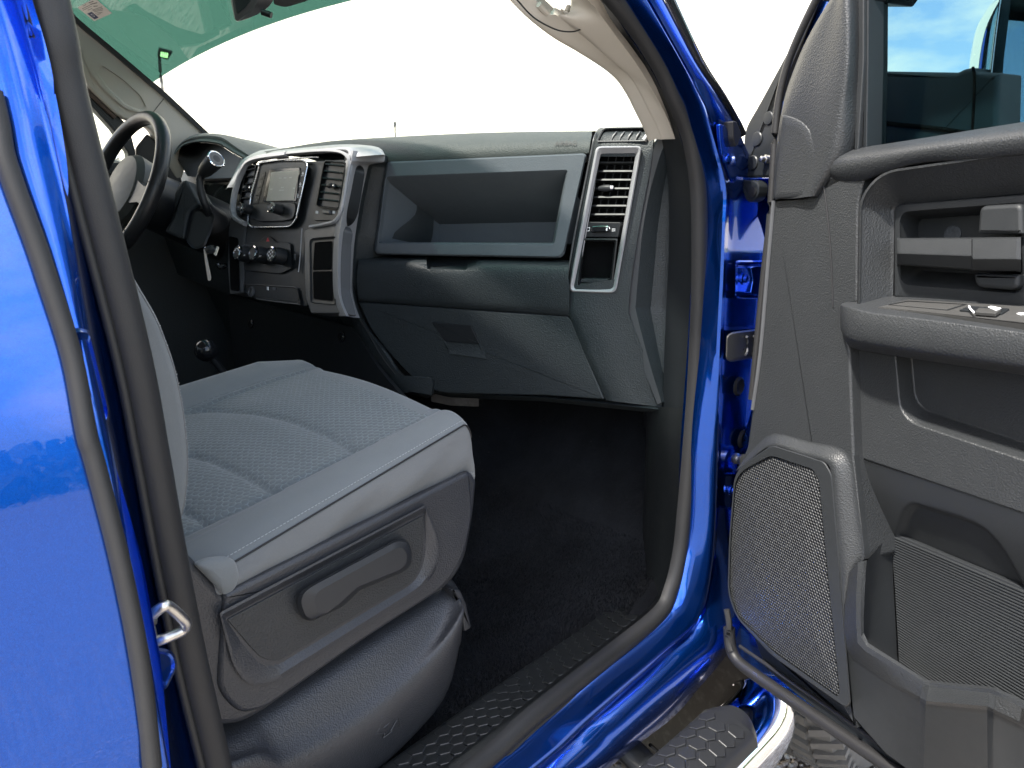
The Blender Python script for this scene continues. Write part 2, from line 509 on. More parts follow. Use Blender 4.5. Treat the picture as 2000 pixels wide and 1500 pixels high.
def fabric(name, col, hexa=False, axes=None, size=.0105, st=.45):
    t = NT(name); t.set(Roughness=.92, Sheen_Weight=.25, Sheen_Roughness=.5)
    t.b.inputs['Specular IOR Level'].default_value = .15
    c = t.coord()
    n1 = t.noise(9, 4, .6, c); n2 = t.noise(900, 2, .6, c)
    base = t.mix(t.math('MULTIPLY_ADD', n2, .55, t.math('MULTIPLY', n1, .45)), tuple(x * .74 for x in col), tuple(x * 1.26 for x in col))
    # woven threads: two crossed fine waves
    w1 = t.n('ShaderNodeTexWave', bands_direction='DIAGONAL'); w1.inputs['Scale'].default_value = 420; w1.inputs['Distortion'].default_value = 1.5
    t.l(c, w1.inputs['Vector'])
    h = t.math('ADD', t.math('MULTIPLY', w1.outputs['Fac'], .4), n2)
    nb = t.bump(h, .35, .0006)
    if hexa:
        sp = t.n('ShaderNodeCombineXYZ')
        a, b = axes
        warp = t.n('ShaderNodeTexNoise'); warp.inputs['Scale'].default_value = 60; t.l(c, warp.inputs['Vector'])
        cw = t.vm('MULTIPLY_ADD', warp.outputs['Color'], (.0022,) * 3, c).outputs[0]
        t.l(t.math('MULTIPLY', t.vm('DOT_PRODUCT', cw, a).outputs['Value'], 1 / size), sp.inputs[0])
        t.l(t.math('MULTIPLY', t.vm('DOT_PRODUCT', cw, b).outputs['Value'], 1.25 / size), sp.inputs[1])
        hd = t.hexd(sp.outputs[0])
        # the weave puckers irregularly: seams come and go
        gap = t.ramp(t.noise(180, 2, .5, c), .34, .6)
        e = t.ramp(hd, .02, .11, (1, 1, 1, 1), (0, 0, 0, 1))
        e = t.math('MULTIPLY', e, gap)
        base = t.mix(t.math('MULTIPLY', e, .62), base, tuple(min(x * 2.0, .5) for x in col))
        dome = t.ramp(hd, .0, .3)
        nb = t.bump(dome, .5, .0012, nb)
    t.l(base, t.b.inputs['Base Color']); t.l(nb, t.b.inputs['Normal'])
    return t.m
M['fabric'] = fabric('grey_seat_cloth', (.158, .172, .178))
M['fabric_side'] = fabric('pale_seat_side_cloth', (.150, .156, .158))
M['hexfab'] = fabric('hex_seat_cloth', (.132, .150, .156), True, ((1, 0, .25), (0, 1, 0)))
def carpet():
    t = NT('black_carpet'); t.set(Roughness=1.0, Sheen_Weight=.04); t.b.inputs['Specular IOR Level'].default_value = .03
    c = t.coord()
    n1 = t.noise(700, 3, .7, c); n2 = t.noise(7, 5, .65, c)
    f = t.math('MULTIPLY', n1, t.math('MULTIPLY_ADD', n2, 1.5, .1))
    base = t.ramp(f, .18, .75, (.003, .0036, .005, 1), (.024, .027, .033, 1))
    sp = t.ramp(t.noise(260, 1, .4, c), .77, .80)
    t.l(t.mix(t.math('MULTIPLY', sp, .3), base, (.2, .2, .2)), t.b.inputs['Base Color'])
    t.l(t.bump(n1, .9, .004, t.bump(n2, .5, .02)), t.b.inputs['Normal'])
    return t.m
M['carpet'] = carpet()

# ================================================================== THE PLACE: ground, far wood
def gravel_mat():
    t = NT('gravel_ground'); t.set(Roughness=.95); t.b.inputs['Specular IOR Level'].default_value = .2
    c = t.coord()
    v = t.n('ShaderNodeTexVoronoi'); v.inputs['Scale'].default_value = 38; t.l(c, v.inputs['Vector'])
    big = t.noise(.35, 5, .6, c)
    a = t.mix(v.outputs['Color'], (.16, .147, .135), (.38, .355, .33))
    med = t.ramp(t.noise(5.5, 6, .75, c), .35, .7)
    a = t.mix(t.math('MULTIPLY', med, .55), a, (.17, .153, .136))
    b = t.mix(t.math('MULTIPLY', big, .5), a, (.25, .215, .187))
    e = t.ramp(v.outputs['Distance'], .0, .55, (1, 1, 1, 1), (0, 0, 0, 1))
    t.l(b, t.b.inputs['Base Color'])
    t.l(t.bump(e, .8, .02), t.b.inputs['Normal'])
    return t.m
M['gravel'] = gravel_mat()
g_v = []; g_f = []
NR, NA = 30, 64
for i in range(NR):
    r = 0.0 if i == 0 else 1.5 * (1.24 ** i)
    for j in range(NA):
        a = 2 * math.pi * j / NA
        g_v.append((1.2 + r * math.cos(a), .6 + r * math.sin(a), 0))
for i in range(NR - 1):
    for j in range(NA):
        k = (j + 1) % NA
        g_f.append((i * NA + j, i * NA + k, (i + 1) * NA + k, (i + 1) * NA + j)[::-1])
ground = mk('gravel_ground', g_v, g_f, M['gravel'], fix=True)
for p in ground.data.polygons:
    pass
if ground.data.polygons[10].normal.z < 0:
    ground.data.flip_normals()
tag(ground, 'pale gravel ground spreading out around the truck', 'ground', kind='structure')

def stone_mat():
    t = NT('river_gravel'); t.set(Roughness=.8)
    oi = t.n('ShaderNodeNewGeometry')
    f = oi.outputs['Random Per Island']
    x = t.n('ShaderNodeValToRGB'); t.l(f, x.inputs[0])
    el = x.color_ramp.elements
    el[0].color = (.20, .18, .165, 1); el[1].color = (.66, .65, .63, 1)
    for pos, col in ((.3, (.48, .40, .34, 1)), (.55, (.40, .40, .41, 1)), (.75, (.58, .52, .46, 1))):
        e = el.new(pos); e.color = col
    n = t.noise(160, 4, .6)
    t.l(t.mix(t.math('MULTIPLY', n, .35), x.outputs[0], (.3, .29, .28)), t.b.inputs['Base Color'])
    return t.m
M['stone'] = stone_mat()
ico = bmesh.new(); bmesh.ops.create_icosphere(ico, subdivisions=1, radius=1)
ico_v = [v.co.copy() for v in ico.verts]; ico_f = [tuple(v.index for v in f.verts) for f in ico.faces]; ico.free()
sv = []; sf = []
rs = random.Random(3)
for i in range(16000):
    if i < 12000: x, y = rs.uniform(1.35, 2.7), rs.uniform(-.3, .85)
    else: x, y = rs.uniform(.0, 5.5), rs.uniform(-2.5, .6)
    s = rs.uniform(.0045, .0105) * (1 if rs.random() < .9 else 1.35)
    ax, ay, az = s * rs.uniform(.8, 1.4), s * rs.uniform(.8, 1.3), s * rs.uniform(.5, .85)
    rot = Matrix.Rotation(rs.uniform(0, 6.28), 3, 'Z') @ Matrix.Rotation(rs.uniform(-.5, .5), 3, 'X')
    b = len(sv)
    for v in ico_v:
        w = Vector((v.x * ax, v.y * ay, v.z * az)) * rs.uniform(.86, 1.1)
        sv.append(rot @ w + Vector((x, y, az * .55)))
    sf += [tuple(b + q for q in f) for f in ico_f]
st = mk('gravel_stones', sv, sf, M['stone'], sharp=60)
tag(st, 'loose pale rounded gravel stones by the front tyre', 'gravel', kind='stuff')

def leaf_mat():
    t = NT('far_foliage'); t.set(Roughness=.9)
    t.l(t.mix(t.noise(.8, 4), (.035, .055, .022), (.085, .11, .045)), t.b.inputs['Base Color'])
    return t.m
M['leaf'] = leaf_mat()
wv = []; wf = []
rw = random.Random(11)
for i in range(5200):
    a = rw.uniform(-2.9, 1.1)                     # the wood stands beyond the yard, to the right and ahead
    d = rw.uniform(120, 165)
    hmax = (7.2 if a < -.2 else 3.0) + 2.6 * math.sin(a * 5.3) + 1.8 * math.sin(a * 13.1 + 1) + rw.uniform(0, 1.2)
    x, y = d * math.cos(a), d * math.sin(a)
    z = rw.uniform(.2, max(hmax, 1.2))
    s = rw.uniform(.9, 2.3)
    b = len(wv)
    q = Matrix.Rotation(rw.uniform(0, 6.28), 3, 'Z') @ Matrix.Rotation(rw.uniform(-1.2, 1.2), 3, 'X')
    for c in ((-1, 0, -.7), (1, 0, -.5), (.8, .2, .7), (-.6, -.2, .9)):
        wv.append(Vector((x, y, z)) + q @ (Vector(c) * s))
    wf.append((b, b + 1, b + 2, b + 3))
tw = mk('tree_line', wv, wf, M['leaf'], smooth=False)
tag(tw, 'far dark row of trees along the edge of the gravel yard', 'wood', kind='stuff')

# floodlight seen through the windscreen
def at_dist(px, py, dist):
    d = ray(px, py); return EYE + d * (dist / math.hypot(d.x, d.y))
fl = at_dist(318, 180, 20.0)
pole = top('floodlight_pole', (fl.x, fl.y, 0), 'tall thin grey pole carrying a square floodlight, beyond the windscreen', 'floodlight')
M['polemetal'] = plastic('dark_pole_metal', (.05, .05, .05), .5)
mid = at_dist(313, 140, 20.0); tp = at_dist(311, 100, 20.0)
tube('pole', cat([Vector((fl.x, fl.y, 0)), Vector((fl.x, fl.y, 2.5)), fl, mid, tp], 4), .035, M['polemetal'], pole, n=10)
LP = Pl(at_dist(323, 105, 19.9), (EYE - at_dist(323, 105, 19.9)).normalized() + Vector((0, 0, -.25)))
head = plate('lamp_head', LP, ZA((1240, 378), (1350, 405), (1312, 470), (1228, 440)), 2, .02, .12, M['polemetal'], pole, bev=.01)
tl_ = NT('yellow_led_chips'); tl_.set(Base_Color=(.8, .7, .3, 1), Emission_Color=(1.0, .86, .35, 1), Emission_Strength=6.0)
M['led'] = tl_.m
for k in range(4):
    plate('led_panel', LP, ZA((1258 + 15 * k, 405 + 3 * k), (1268 + 15 * k, 408 + 3 * k), (1263 + 15 * k, 446 + 3 * k), (1253 + 15 * k, 441 + 3 * k)), .5, .035, .012, M['led'], pole, bev=.002)
ms = at_dist(772, 262, 40.0); mt = at_dist(771, 238, 40.0)
mast = top('radio_mast', (ms.x, ms.y, 0), 'thin far mast whose tip rises just above the dashboard top', 'mast')
tube('pole', [Vector((ms.x, ms.y, 0)), ms, mt], .035, M['polemetal'], mast, n=8)
lathe('mast_tip', mt - Vector((0, 0, .25)), (0, 0, 1), [(.001, 0), (.07, .02), (.07, .24), (.001, .26)], M['polemetal'], mast, n=8)

# ================================================================== THE TRUCK
truck = top('pickup_truck', (.9, 1.57, 0), 'blue pickup truck seen from beside its rear door, front passenger door open', 'pickup truck')
T = truck

# ---- rear door (closed, left edge of the picture) and the pillar in front of it
RD = Pl((.2, .66, 1.15), (0, -math.cos(R(9)), math.sin(R(9))))
strip_c = [(-14, 180), (0, 240), (10, 300), (32, 367), (44, 400), (72, 475), (97, 550), (144, 700), (172, 850), (187, 900), (238, 1100), (277, 1300), (300, 1500)]
edge = [RD.hit(x - 8, y) for x, y in strip_c]
edge = [edge[0] + (edge[0] - edge[1]) * 1.2] + edge + [edge[-1] + Vector((.004, .012, -.12)), edge[-1] + Vector((-.01, .05, -.26))]
rows = []
for p in edge:
    row = []
    for k in range(9):
        u = k / 8
        x = p.x + (-.95 - p.x) * u
        crown = .010 * math.sin(math.pi * min(u * 1.6, 1)) if u < .7 else 0
        row.append(Vector((x, p.y - crown * .6, p.z)))
    rows.append(row)
rd = surf('rear_door', catr(rows, 2, 3), M['paint'], T, th=.05)
tag(rd, 'closed blue rear door with a grey edge seal')
sc = cat([RD.hit(x, y, .004) for x, y in strip_c], 5)
sweep('edge_seal', sc, [(-.0075, -.004), (-.006, .004), (-.003, .0075), (.0015, .0085), (.005, .007), (.0075, .003), (.008, -.004)], M['seal'], rd, up=RD.n)
# rear door window and frame above the belt
zb = edge[0].z
gw = [Vector((x, .66 + (z - 1.15) * .158 + .02, z)) for x, z in ((edge[0].x - .03, zb + .03), (edge[0].x - .02, 1.93), (-.78, 1.93), (-.9, zb + .03))]
loft('window_glass', [[p + Vector((0, .004, 0)) for p in gw], gw], M['privacy'], rd, cap0=True)
fr = cat([Vector((p.x, p.y - .005, p.z)) for p in (gw[0] + Vector((.02, 0, -.03)), gw[1] + Vector((.02, 0, .02)), gw[2] + Vector((-.03, 0, .02)), gw[3] + Vector((-.03, 0, -.03)))], 1, True)
sweep('window_frame', fr, [(-.025, -.02), (.025, -.02), (.025, .02), (-.025, .02)], M['paint'], rd, up=(0, -1, 0), closed=True)

c1 = [(27, 0), (72, 150), (117, 347), (143, 483), (175, 650), (205, 800), (232, 930), (258, 1100), (300, 1300), (335, 1500)]
sl = [(67, 0), (100, 167), (140, 333), (157, 400), (230, 700), (268, 900), (304, 1100), (348, 1300), (394, 1500)]
def at_y(poly, y):
    for (x0, y0), (x1, y1) in zip(poly, poly[1:]):
        if y0 <= y <= y1: return x0 + (x1 - x0) * (y - y0) / (y1 - y0)
    (x0, y0), (x1, y1) = (poly[0], poly[1]) if y < poly[0][1] else (poly[-2], poly[-1])
    return x0 + (x1 - x0) * (y - y0) / (y1 - y0)
c1 = [(p.x, p.y) for p in cat([(a, b, 0) for a, b in c1], 4)]
sl = [(p.x, p.y) for p in cat([(a, b, 0) for a, b in sl], 4)]
prow = []
for y in range(-60, 1561, 30):
    xs = at_y(strip_c, y); xm = at_y(c1, y); xr = at_y(sl, y)
    ll = RD.hit(xs + 6, y, -.006)
    lm = RD.hit(xs + (xm - xs) * .55, y, .000)
    e0 = RD.hit(xm - 3, y, -.006); e1 = PY(.684 + (RD.hit(xm, y).y - .66) * .6).hit(xm + 4, y)
    e2 = PY(.732).hit(xm + (xr - xm) * .5, y); r_ = PY(.748).hit(xr + 4, y)
    prow.append([ll + Vector((-.004, .03, 0)), ll, lm, e0, e1, e2, r_])
prow = [[q + Vector((0, 0, .38)) + Vector((-.02, .02, 0)) for q in prow[0]]] + prow + [[q + Vector((0, 0, -.2)) for q in prow[-1]]]
bp = surf('door_pillar', catr(prow, 3, 1), M['paint'], T, th=.012, sharp=60)
tag(bp, 'blue painted pillar between the two doors')
# pressed hollow in the pillar
HP = Pl(PY(.685).hit(178, 730), (.62, -.78, .1))
relief('pillar_hollow', HP, [([(140, 640), (176, 640), (214, 800), (212, 828), (192, 826)], [14, 20, 20, 12, 14], .001),
                             ([(143, 648), (174, 648), (211, 802), (208, 822), (193, 820)], [13, 18, 18, 10, 12], .004),
                             ([(147, 664), (171, 664), (206, 800), (203, 814), (194, 813)], [10, 14, 14, 8, 8], .0015)], M['paint'], bp)
# striker
SP = Pl(PY(.70).hit(320, 1230), (.55, -.8, .15))
S = lambda x, y, o: SP.hit(x, y, o)
stk = tube('door_striker', cat([S(296, 1214, .001), S(297, 1202, .012), S(318, 1185, .024), S(330, 1185, .026), S(352, 1204, .026), S(364, 1219, .024), S(356, 1232, .018), S(324, 1246, .010), S(306, 1252, .001)], 5), .0052, M['zinc'], bp, n=10)
plate('striker_plate', SP, [(286, 1186), (300, 1200), (312, 1250), (311, 1290), (306, 1302), (296, 1262)], 6, .002, .006, M['zinc'], bp)
relief('striker_pocket', SP, [([(290, 1262), (338, 1270), (348, 1300), (322, 1352)], 14, .001), ([(293, 1268), (335, 1275), (344, 1300), (322, 1346)], 13, .003), ([(298, 1274), (331, 1280), (339, 1300), (321, 1338)], 11, .001)], M['paint'], bp)

# ---- opening seal: one closed loop round the front door opening
seal_px = [((1208, 0), .752), ((1287, 115), .743), ((1318, 184), .74), ((1345, 250), .738), ((1360, 320), .736), ((1367, 400), .735), ((1367, 553), .735), ((1359, 740), .735), ((1347, 900), .735), ((1338, 1000), .735), ((1329, 1080), .733), ((1312, 1150), .731), ((1284, 1204), .728), ((1172, 1296), .724), ((1040, 1402), .722), ((928, 1502), .722)]
loop = [PY(y).hit(*p) for p, y in seal_px]
loop += [Vector((.45, .722, loop[-1].z + .004)), Vector((.335, .724, .655)), Vector((.297, .728, .70))]
b_px = [(423, 1500), (376, 1300), (336, 1100), (300, 900), (262, 700), (187, 400), (128, 167), (95, 0)]
loop += [PY(.737).hit(*p) for p in b_px]
loop += [Vector((.20, .765, 1.76)), Vector((.20, .80, 1.89)), Vector((.27, .82, 1.95)), Vector((.46, .82, 1.955)), Vector((.62, .805, 1.93)), Vector((.78, .782, 1.82))]
loop_s = cat(loop, 6, True)
seal_c = sum(loop_s, Vector()) / len(loop_s)
prof = [(-.017, -.008), (-.0165, .000), (-.0135, .006), (-.009, .0102), (-.003, .0122), (.003, .0122), (.009, .0102), (.0135, .006), (.0165, .0), (.017, -.008)]
ds = sweep('door_seal', loop_s, prof, M['seal'], T, up=(0, -1, 0), closed=True)
tag(ds, 'dark rubber weatherstrip round the open door hole')
nl = len(loop_s)
lip_ = []
for i, p in enumerate(loop_s):
    t_ = (loop_s[(i + 1) % nl] - loop_s[i - 1]).normalized(); s_ = t_.cross(Vector((0, -1, 0))).normalized()
    lip_.append(p + s_ * .0165 + Vector((0, -.005, 0)))
lip2 = []
for i, p in enumerate(loop_s):
    t_ = (loop_s[(i + 1) % nl] - loop_s[i - 1]).normalized(); s_ = t_.cross(Vector((0, -1, 0))).normalized()
    lip2.append(p - s_ * .0165 + Vector((0, -.005, 0)))
def outer_(q): return (q - Vector((.75, .73, 1.25))).length
olip = lip_ if sum(map(outer_, lip_)) > sum(map(outer_, lip2)) else lip2
tube('seal_lip', olip, .0042, M['seal'], ds, closed=True, n=10)

# ---- body side frame: sill, hinge pillar, windscreen pillar (outer paint)
st_ = [  # B1 (by the seal), B2 (outer edge of the bright band), B3
    ((954, 1498), (1050, 1500), (1190, 1500), .716, .692, .640),
    ((1065, 1405), (1160, 1400), (1254, 1448), .716, .692, .640),
    ((1174, 1314), (1255, 1314), (1318, 1398), .716, .692, .640),
    ((1250, 1254), (1302, 1270), (1372, 1336), .716, .692, .642),
    ((1298, 1212), (1343, 1234), (1422, 1276), .716, .690, .648),
    ((1324, 1177), (1371, 1192), (1442, 1232), .716, .688, .662),
    ((1343, 1100), (1388, 1112), (1470, 1130), .716, .688, .692),
    ((1354, 1030), (1395, 1030), (1482, 1030), .716, .688, .704),
    ((1360, 883), (1401, 883), (1492, 883), .716, .688, .706),
    ((1374, 700), (1405, 700), (1502, 700), .716, .688, .706),
    ((1383, 553), (1412, 553), (1512, 553), .716, .688, .706),
    ((1390, 441), (1416, 441), (1516, 441), .716, .688, .706),
    ((1386, 367), (1418, 367), (1500, 367), .717, .690, .706),
    ((1371, 292), (1402, 300), (1462, 300), .718, .692, .704),
    ((1349, 217), (1379, 222), (1437, 240), .720, .695, .70),
    ((1332, 180), (1363, 184), (1405, 184), .722, .698, .70),
    ((1299, 115), (1327, 115), (1359, 115), .727, .703, .705),
    ((1223, 0), (1262, 0), (1297, 0), .738, .712, .712)]
brow = []
for i, (a, b, c, ya, yb, yc) in enumerate(st_):
    A = PY(ya).hit(*a); B = PY(yb).hit(*b)
    mpx = ((a[0] + b[0]) / 2, (a[1] + b[1]) / 2)
    Mid = A.lerp(B, .5) + Vector((-.001, -.0015, 0))
    hinge = 6 <= i <= 13
    b2 = (b[0] + 5, b[1] + (3 if i < 5 else 0))
    B2 = PY(yb + (.018 if hinge else .004)).hit(*b2)
    if i < 5:
        bm_ = ((1126, 1494), (1208, 1412), (1287, 1334), (1336, 1293), (1382, 1242))[i]
        yc = .668
        BM = PY(.6695).hit(*bm_)
    else:
        bm_ = ((b[0] * .8 + c[0] * .2), (b[1] * .8 + c[1] * .2))
        BM = PY(yc + .003 if hinge else yb * .8 + yc * .2).hit(*bm_)
    C = PY(yc).hit(*c)
    C2 = C + Vector((.012, .05, 0)) if i > 5 else C + Vector((.0, .022, -.016))
    in_ = A + Vector((0, .035, 0))
    brow.append([in_, A, Mid, B, B2, BM, C, C2])
r0 = [q + Vector((-.5, 0, 0)) for q in brow[0]]
rN = [q + (q - p) * 2.6 for q, p in zip(brow[-1], brow[-2])]
brow = [r0] + brow + [rN]
bside = surf('body_side_frame', catr(catr(brow, 1, 4), 2, 1), M['paint'], T, sharp=50)
tag(bside, 'blue door frame: sill, hinge pillar and windscreen pillar')
# glass edge moulding outside the windscreen pillar
tube('pillar_moulding', cat([PY(.712).hit(1299, -20), PY(.705).hit(1362, 114), PY(.70).hit(1407, 184), PY(.70).hit(1432, 225), PY(.70).hit(1450, 262)], 4), .007, M['black_gloss'], bside, n=8)
tube('pillar_moulding', cat([PY(.71).hit(1306, -20), PY(.70).hit(1370, 116), PY(.697).hit(1414, 186), PY(.697).hit(1442, 236)], 4), .004, M['chrome'], bside, n=8)
# hinge pillar hardware
HF = PY(.702)
relief('hinge_recess', HF, [(ZO((415, 880), (620, 880), (620, 1085), (410, 1082)), 8, .001), (ZO((420, 888), (620, 888), (620, 1078), (418, 1074)), 7, .007), (ZO((432, 900), (620, 900), (620, 1066), (430, 1062)), 6, .001)], M['paint'], bside)
plate('door_hinge', HF, ZO((500, 912), (600, 905), (590, 1060), (498, 1058), (512, 985)), 5, .02, .02, M['paint'], bside)
lathe('hinge_bolt', HF.hit(*ZO((460, 975))[0], .0), (0, -1, 0), [(.012, .001), (.012, .003), (.008, .004), (.008, .010), (.001, .011)], M['paint'], bside, n=12)
cb = relief('check_strap_box', HF, [(ZO((372, 1275), (398, 1255), (560, 1235), (560, 1385), (390, 1412), (368, 1395)), 7, .001),
                                    (ZO((372, 1275), (398, 1255), (560, 1235), (560, 1385), (390, 1412), (368, 1395)), 7, .016),
                                    (ZO((378, 1282), (400, 1264), (560, 1244), (560, 1375), (392, 1402), (375, 1388)), 6, .019),
                                    (ZO((400, 1290), (412, 1275), (560, 1258), (560, 1365), (408, 1388), (398, 1380)), 6, .019)], plastic('smoky_boot', (.06, .06, .058), .3, spec=.6), bside)
for k in range(3):
    p = HF.hit(*ZO((462 + 38 * k, 1325 - 4 * k))[0], .018)
    tube('boot_ring', [p + Vector((.012 * math.sin(a), -.012 * abs(math.cos(a)) * .4, .017 * math.cos(a))) for a in [i * math.pi / 8 for i in range(9)]], .0025, M['silver_dark'], bside, n=6)
for x, y in ((255, 475), (290, 905)):
    p = HF.hit(*ZP((x, y))[0], .001)
    lathe('grommet', p, (0, -1, 0), [(.019, 0), (.019, .003), (.015, .006), (.010, .003), (.001, .003)], M['seal_black'], bside, n=18)
lathe('door_stop', HF.hit(*ZP((230, 1062))[0], .002), (-.25, -.95, .1), [(.011, 0), (.011, .006), (.006, .008), (.006, .016), (.012, .018), (.012, .024), (.001, .025)], M['zinc'], bside, n=16)
relief('hinge_recess', HF, [(ZP((135, 1180), (260, 1180), (260, 1500), (130, 1470)), 7, .001), (ZP((142, 1190), (260, 1190), (260, 1490), (138, 1462)), 6, .007), (ZP((155, 1205), (260, 1205), (260, 1478), (152, 1452)), 5, .001)], M['paint'], bside)
lathe('hinge_bolt', HF.hit(*ZP((205, 1320))[0], .0), (0, -1, 0), [(.013, .001), (.013, .003), (.008, .004), (.008, .012), (.001, .013)], M['paint'], bside, n=12)
FB = PY(.69)
plate('fender_bracket', FB, ZO((335, 160), (372, 175), (410, 290), (430, 400), (420, 480), (395, 450), (350, 330), (340, 250)), 6, .0, .006, M['paint'], bside)
lathe('fender_bolt', FB.hit(*ZO((372, 352))[0], .0), (-.2, -1, .1), [(.010, .0), (.010, .002), (.006, .003), (.006, .007), (.001, .008)], M['paint'], bside, n=10)
plate('hood_seal', FB, ZO((405, 150), (425, 150), (452, 215), (440, 262), (420, 290), (408, 240)), 5, .01, .03, M['seal_black'], bside)

# ---- sill plate with raised hexagons
l0 = [(700, 1529), (750, 1494), (990, 1326), (1150, 1218), (1226, 1158), (1252, 1128)]
l1 = [(865, 1530), (908, 1498), (1045, 1392), (1172, 1290), (1268, 1216), (1300, 1176)]
rows = []
for a, b in zip(l0, l1):
    A = PZ(.587).hit(*a); B = PY(.738).hit(*b)
    pA = A + Vector((0, .012, -.03)); C = A.lerp(B, .12) + Vector((0, 0, .002)); D = A.lerp(B, .66)
    rows.append([pA, A, C, D, A.lerp(B, .8) + Vector((0, 0, .006)), A.lerp(B, .92) + Vector((0, 0, .004)), B, B + Vector((0, -.004, -.02))])
rows[-1] = [q + Vector((.0, 0, .01)) for q in rows[-1]]
rows = [[q + Vector((-.45, 0, 0)) for q in rows[0]]] + rows
sill = surf('sill_plate', catr(rows, 2, 4), M['kick'], T, sharp=60)
tag(sill, 'black sill tread plate with raised hexagons')
hv = []
hr = .0135
for k in range(6):
    a = math.pi / 3 * k + math.pi / 6
    hv.append((math.cos(a), math.sin(a)))
def hex_mesh(name, r, h, mat):
    V = []
    for s, z in ((1.0, -h), (1.0, h * .5), (.90, h)):
        V += [(x * r * s, y * r * s, z) for x, y in hv]
    F = []
    for i in range(2):
        for j in range(6):
            k = (j + 1) % 6
            F.append((i * 6 + j, i * 6 + k, i * 6 + 6 + k, i * 6 + 6 + j))
    F.append(tuple(range(12, 18)))
    me = bpy.data.meshes.new(name); me.from_pydata(V, [], F); me.materials.append(mat); return me
hr = .0150
M['hexpad'] = plastic('worn_sill_hexagon', (.020, .022, .023), .34, .2, 700, spec=.55, dust=.06)
hm = hex_mesh('hexagon_pad', hr, .0018, M['hexpad'])
pitch = hr * 1.7320508 + .0018
prs = [(PZ(.587).hit(*a), PY(.738).hit(*b)) for a, b in zip(l0, l1)]
def plate_pt(x, f):
    """point of the tread plate at distance x along the truck, fraction f from its inner edge"""
    prev = None
    for A, B in [(prs[0][0] + Vector((-.45, 0, 0)), prs[0][1] + Vector((-.45, 0, 0)))] + prs:
        q = A.lerp(B, f)
        if prev is not None and prev.x <= x <= q.x:
            return prev.lerp(q, (x - prev.x) / max(q.x - prev.x, 1e-6))
        prev = q
    return None
for i in range(60):
    for j in range(4):
        x = .1 + pitch * i + (pitch / 2 if j % 2 else 0)
        q = plate_pt(x, .15 + .165 * j)
        if q is None or x > 1.17: continue
        n_ = (prs[2][1] - prs[2][0]).cross(prs[3][0] - prs[2][0])
        if n_.z < 0: n_ = -n_
        o = bpy.data.objects.new('hexagon_pad', hm); COL.objects.link(o); o.parent = sill
        o.location = q + Vector((0, 0, .0012)) - BASE[sill.name]
        o.rotation_euler = (math.atan2(-n_.y, n_.z) * 1.0, 0, 0)

# ---- kick panel and black trim along the front edge of the hole
rows = []
for a, b, ya in (((1147, -2), (1207, -2), .84), ((1232, 115), (1287, 115), .82), ((1274, 184), (1318, 184), .81), ((1304, 240), (1345, 250), .80), ((1322, 310), (1360, 320), .795), ((1328, 400), (1366, 400), .79), ((1327, 500), (1366, 500), .79), ((1322, 600), (1363, 600), .79), ((1316, 740), (1358, 740), .79), ((1312, 800), (1352, 800), .79)):
    A = PY(ya).hit(*a); B = PY(.742).hit(*b)
    rows.append([A + Vector((.01, .03, 0)), A, A.lerp(B, .5) + Vector((-.004, -.006, 0)), B])
rows = [[q + (q - p) * 1.6 for q, p in zip(rows[0], rows[1])]] + rows
surf('pillar_trim_strip', catr(rows, 3, 4), M['black'], T, sharp=60)
rows = []
for a, b in (((1262, 790), (1352, 796)), ((1268, 880), (1347, 900)), ((1264, 1000), (1338, 1000)), ((1258, 1080), (1329, 1080)), ((1246, 1126), (1314, 1146)), ((1226, 1156), (1298, 1190)), ((1196, 1182), (1270, 1224))):
    A = PY(.865).hit(*a); B = PY(.738).hit(*b)
    rows.append([A + Vector((.03, .03, 0)), A, A.lerp(B, .45) + Vector((-.012, -.002, 0)), A.lerp(B, .75) + Vector((-.008, -.004, 0)), B])
kp = surf('kick_panel', catr(rows, 3, 4), M['kick'], T, sharp=60)
tag(kp, 'dark kick panel at the end of the footwell')

# ---- carpet and the closed shell of the cab
rows = []
for y in [.765, .80, .83, .87, .95, 1.05, 1.15, 1.25, 1.33, 1.40, 1.48, 1.66, 1.75, 1.85, 2.0, 2.2, 2.36]:
    t_ = max(0, 1 - abs(y - 1.57) / .28); hump = .17 * (t_ * t_ * (3 - 2 * t_))
    row = []
    for x, z in ((-1.1, .555), (-.3, .555), (.2, .553), (.5, .552), (.75, .551), (.95, .554), (1.1, .57), (1.22, .63), (1.34, .74), (1.45, .87), (1.55, 1.0), (1.62, 1.15), (1.65, 1.35)):
        k = .006 * math.sin(x * 17 + y * 9) + .004 * math.sin(x * 31 - y * 23)
        row.append(Vector((x, y, z + hump + k + (.02 if y < .81 else 0))))
    rows.append(row)
tag(surf('carpet', catr(rows, 4, 4), M['carpet'], T, sharp=80), 'black carpet with brush marks in the footwell')
pile = []; pf_ = []
rc = random.Random(21)
from mathutils.bvhtree import BVHTree
cpt = bpy.data.objects['carpet']
bvh = BVHTree.FromPolygons([v.co + BASE['carpet'] for v in cpt.data.vertices], [tuple(p.vertices) for p in cpt.data.polygons])
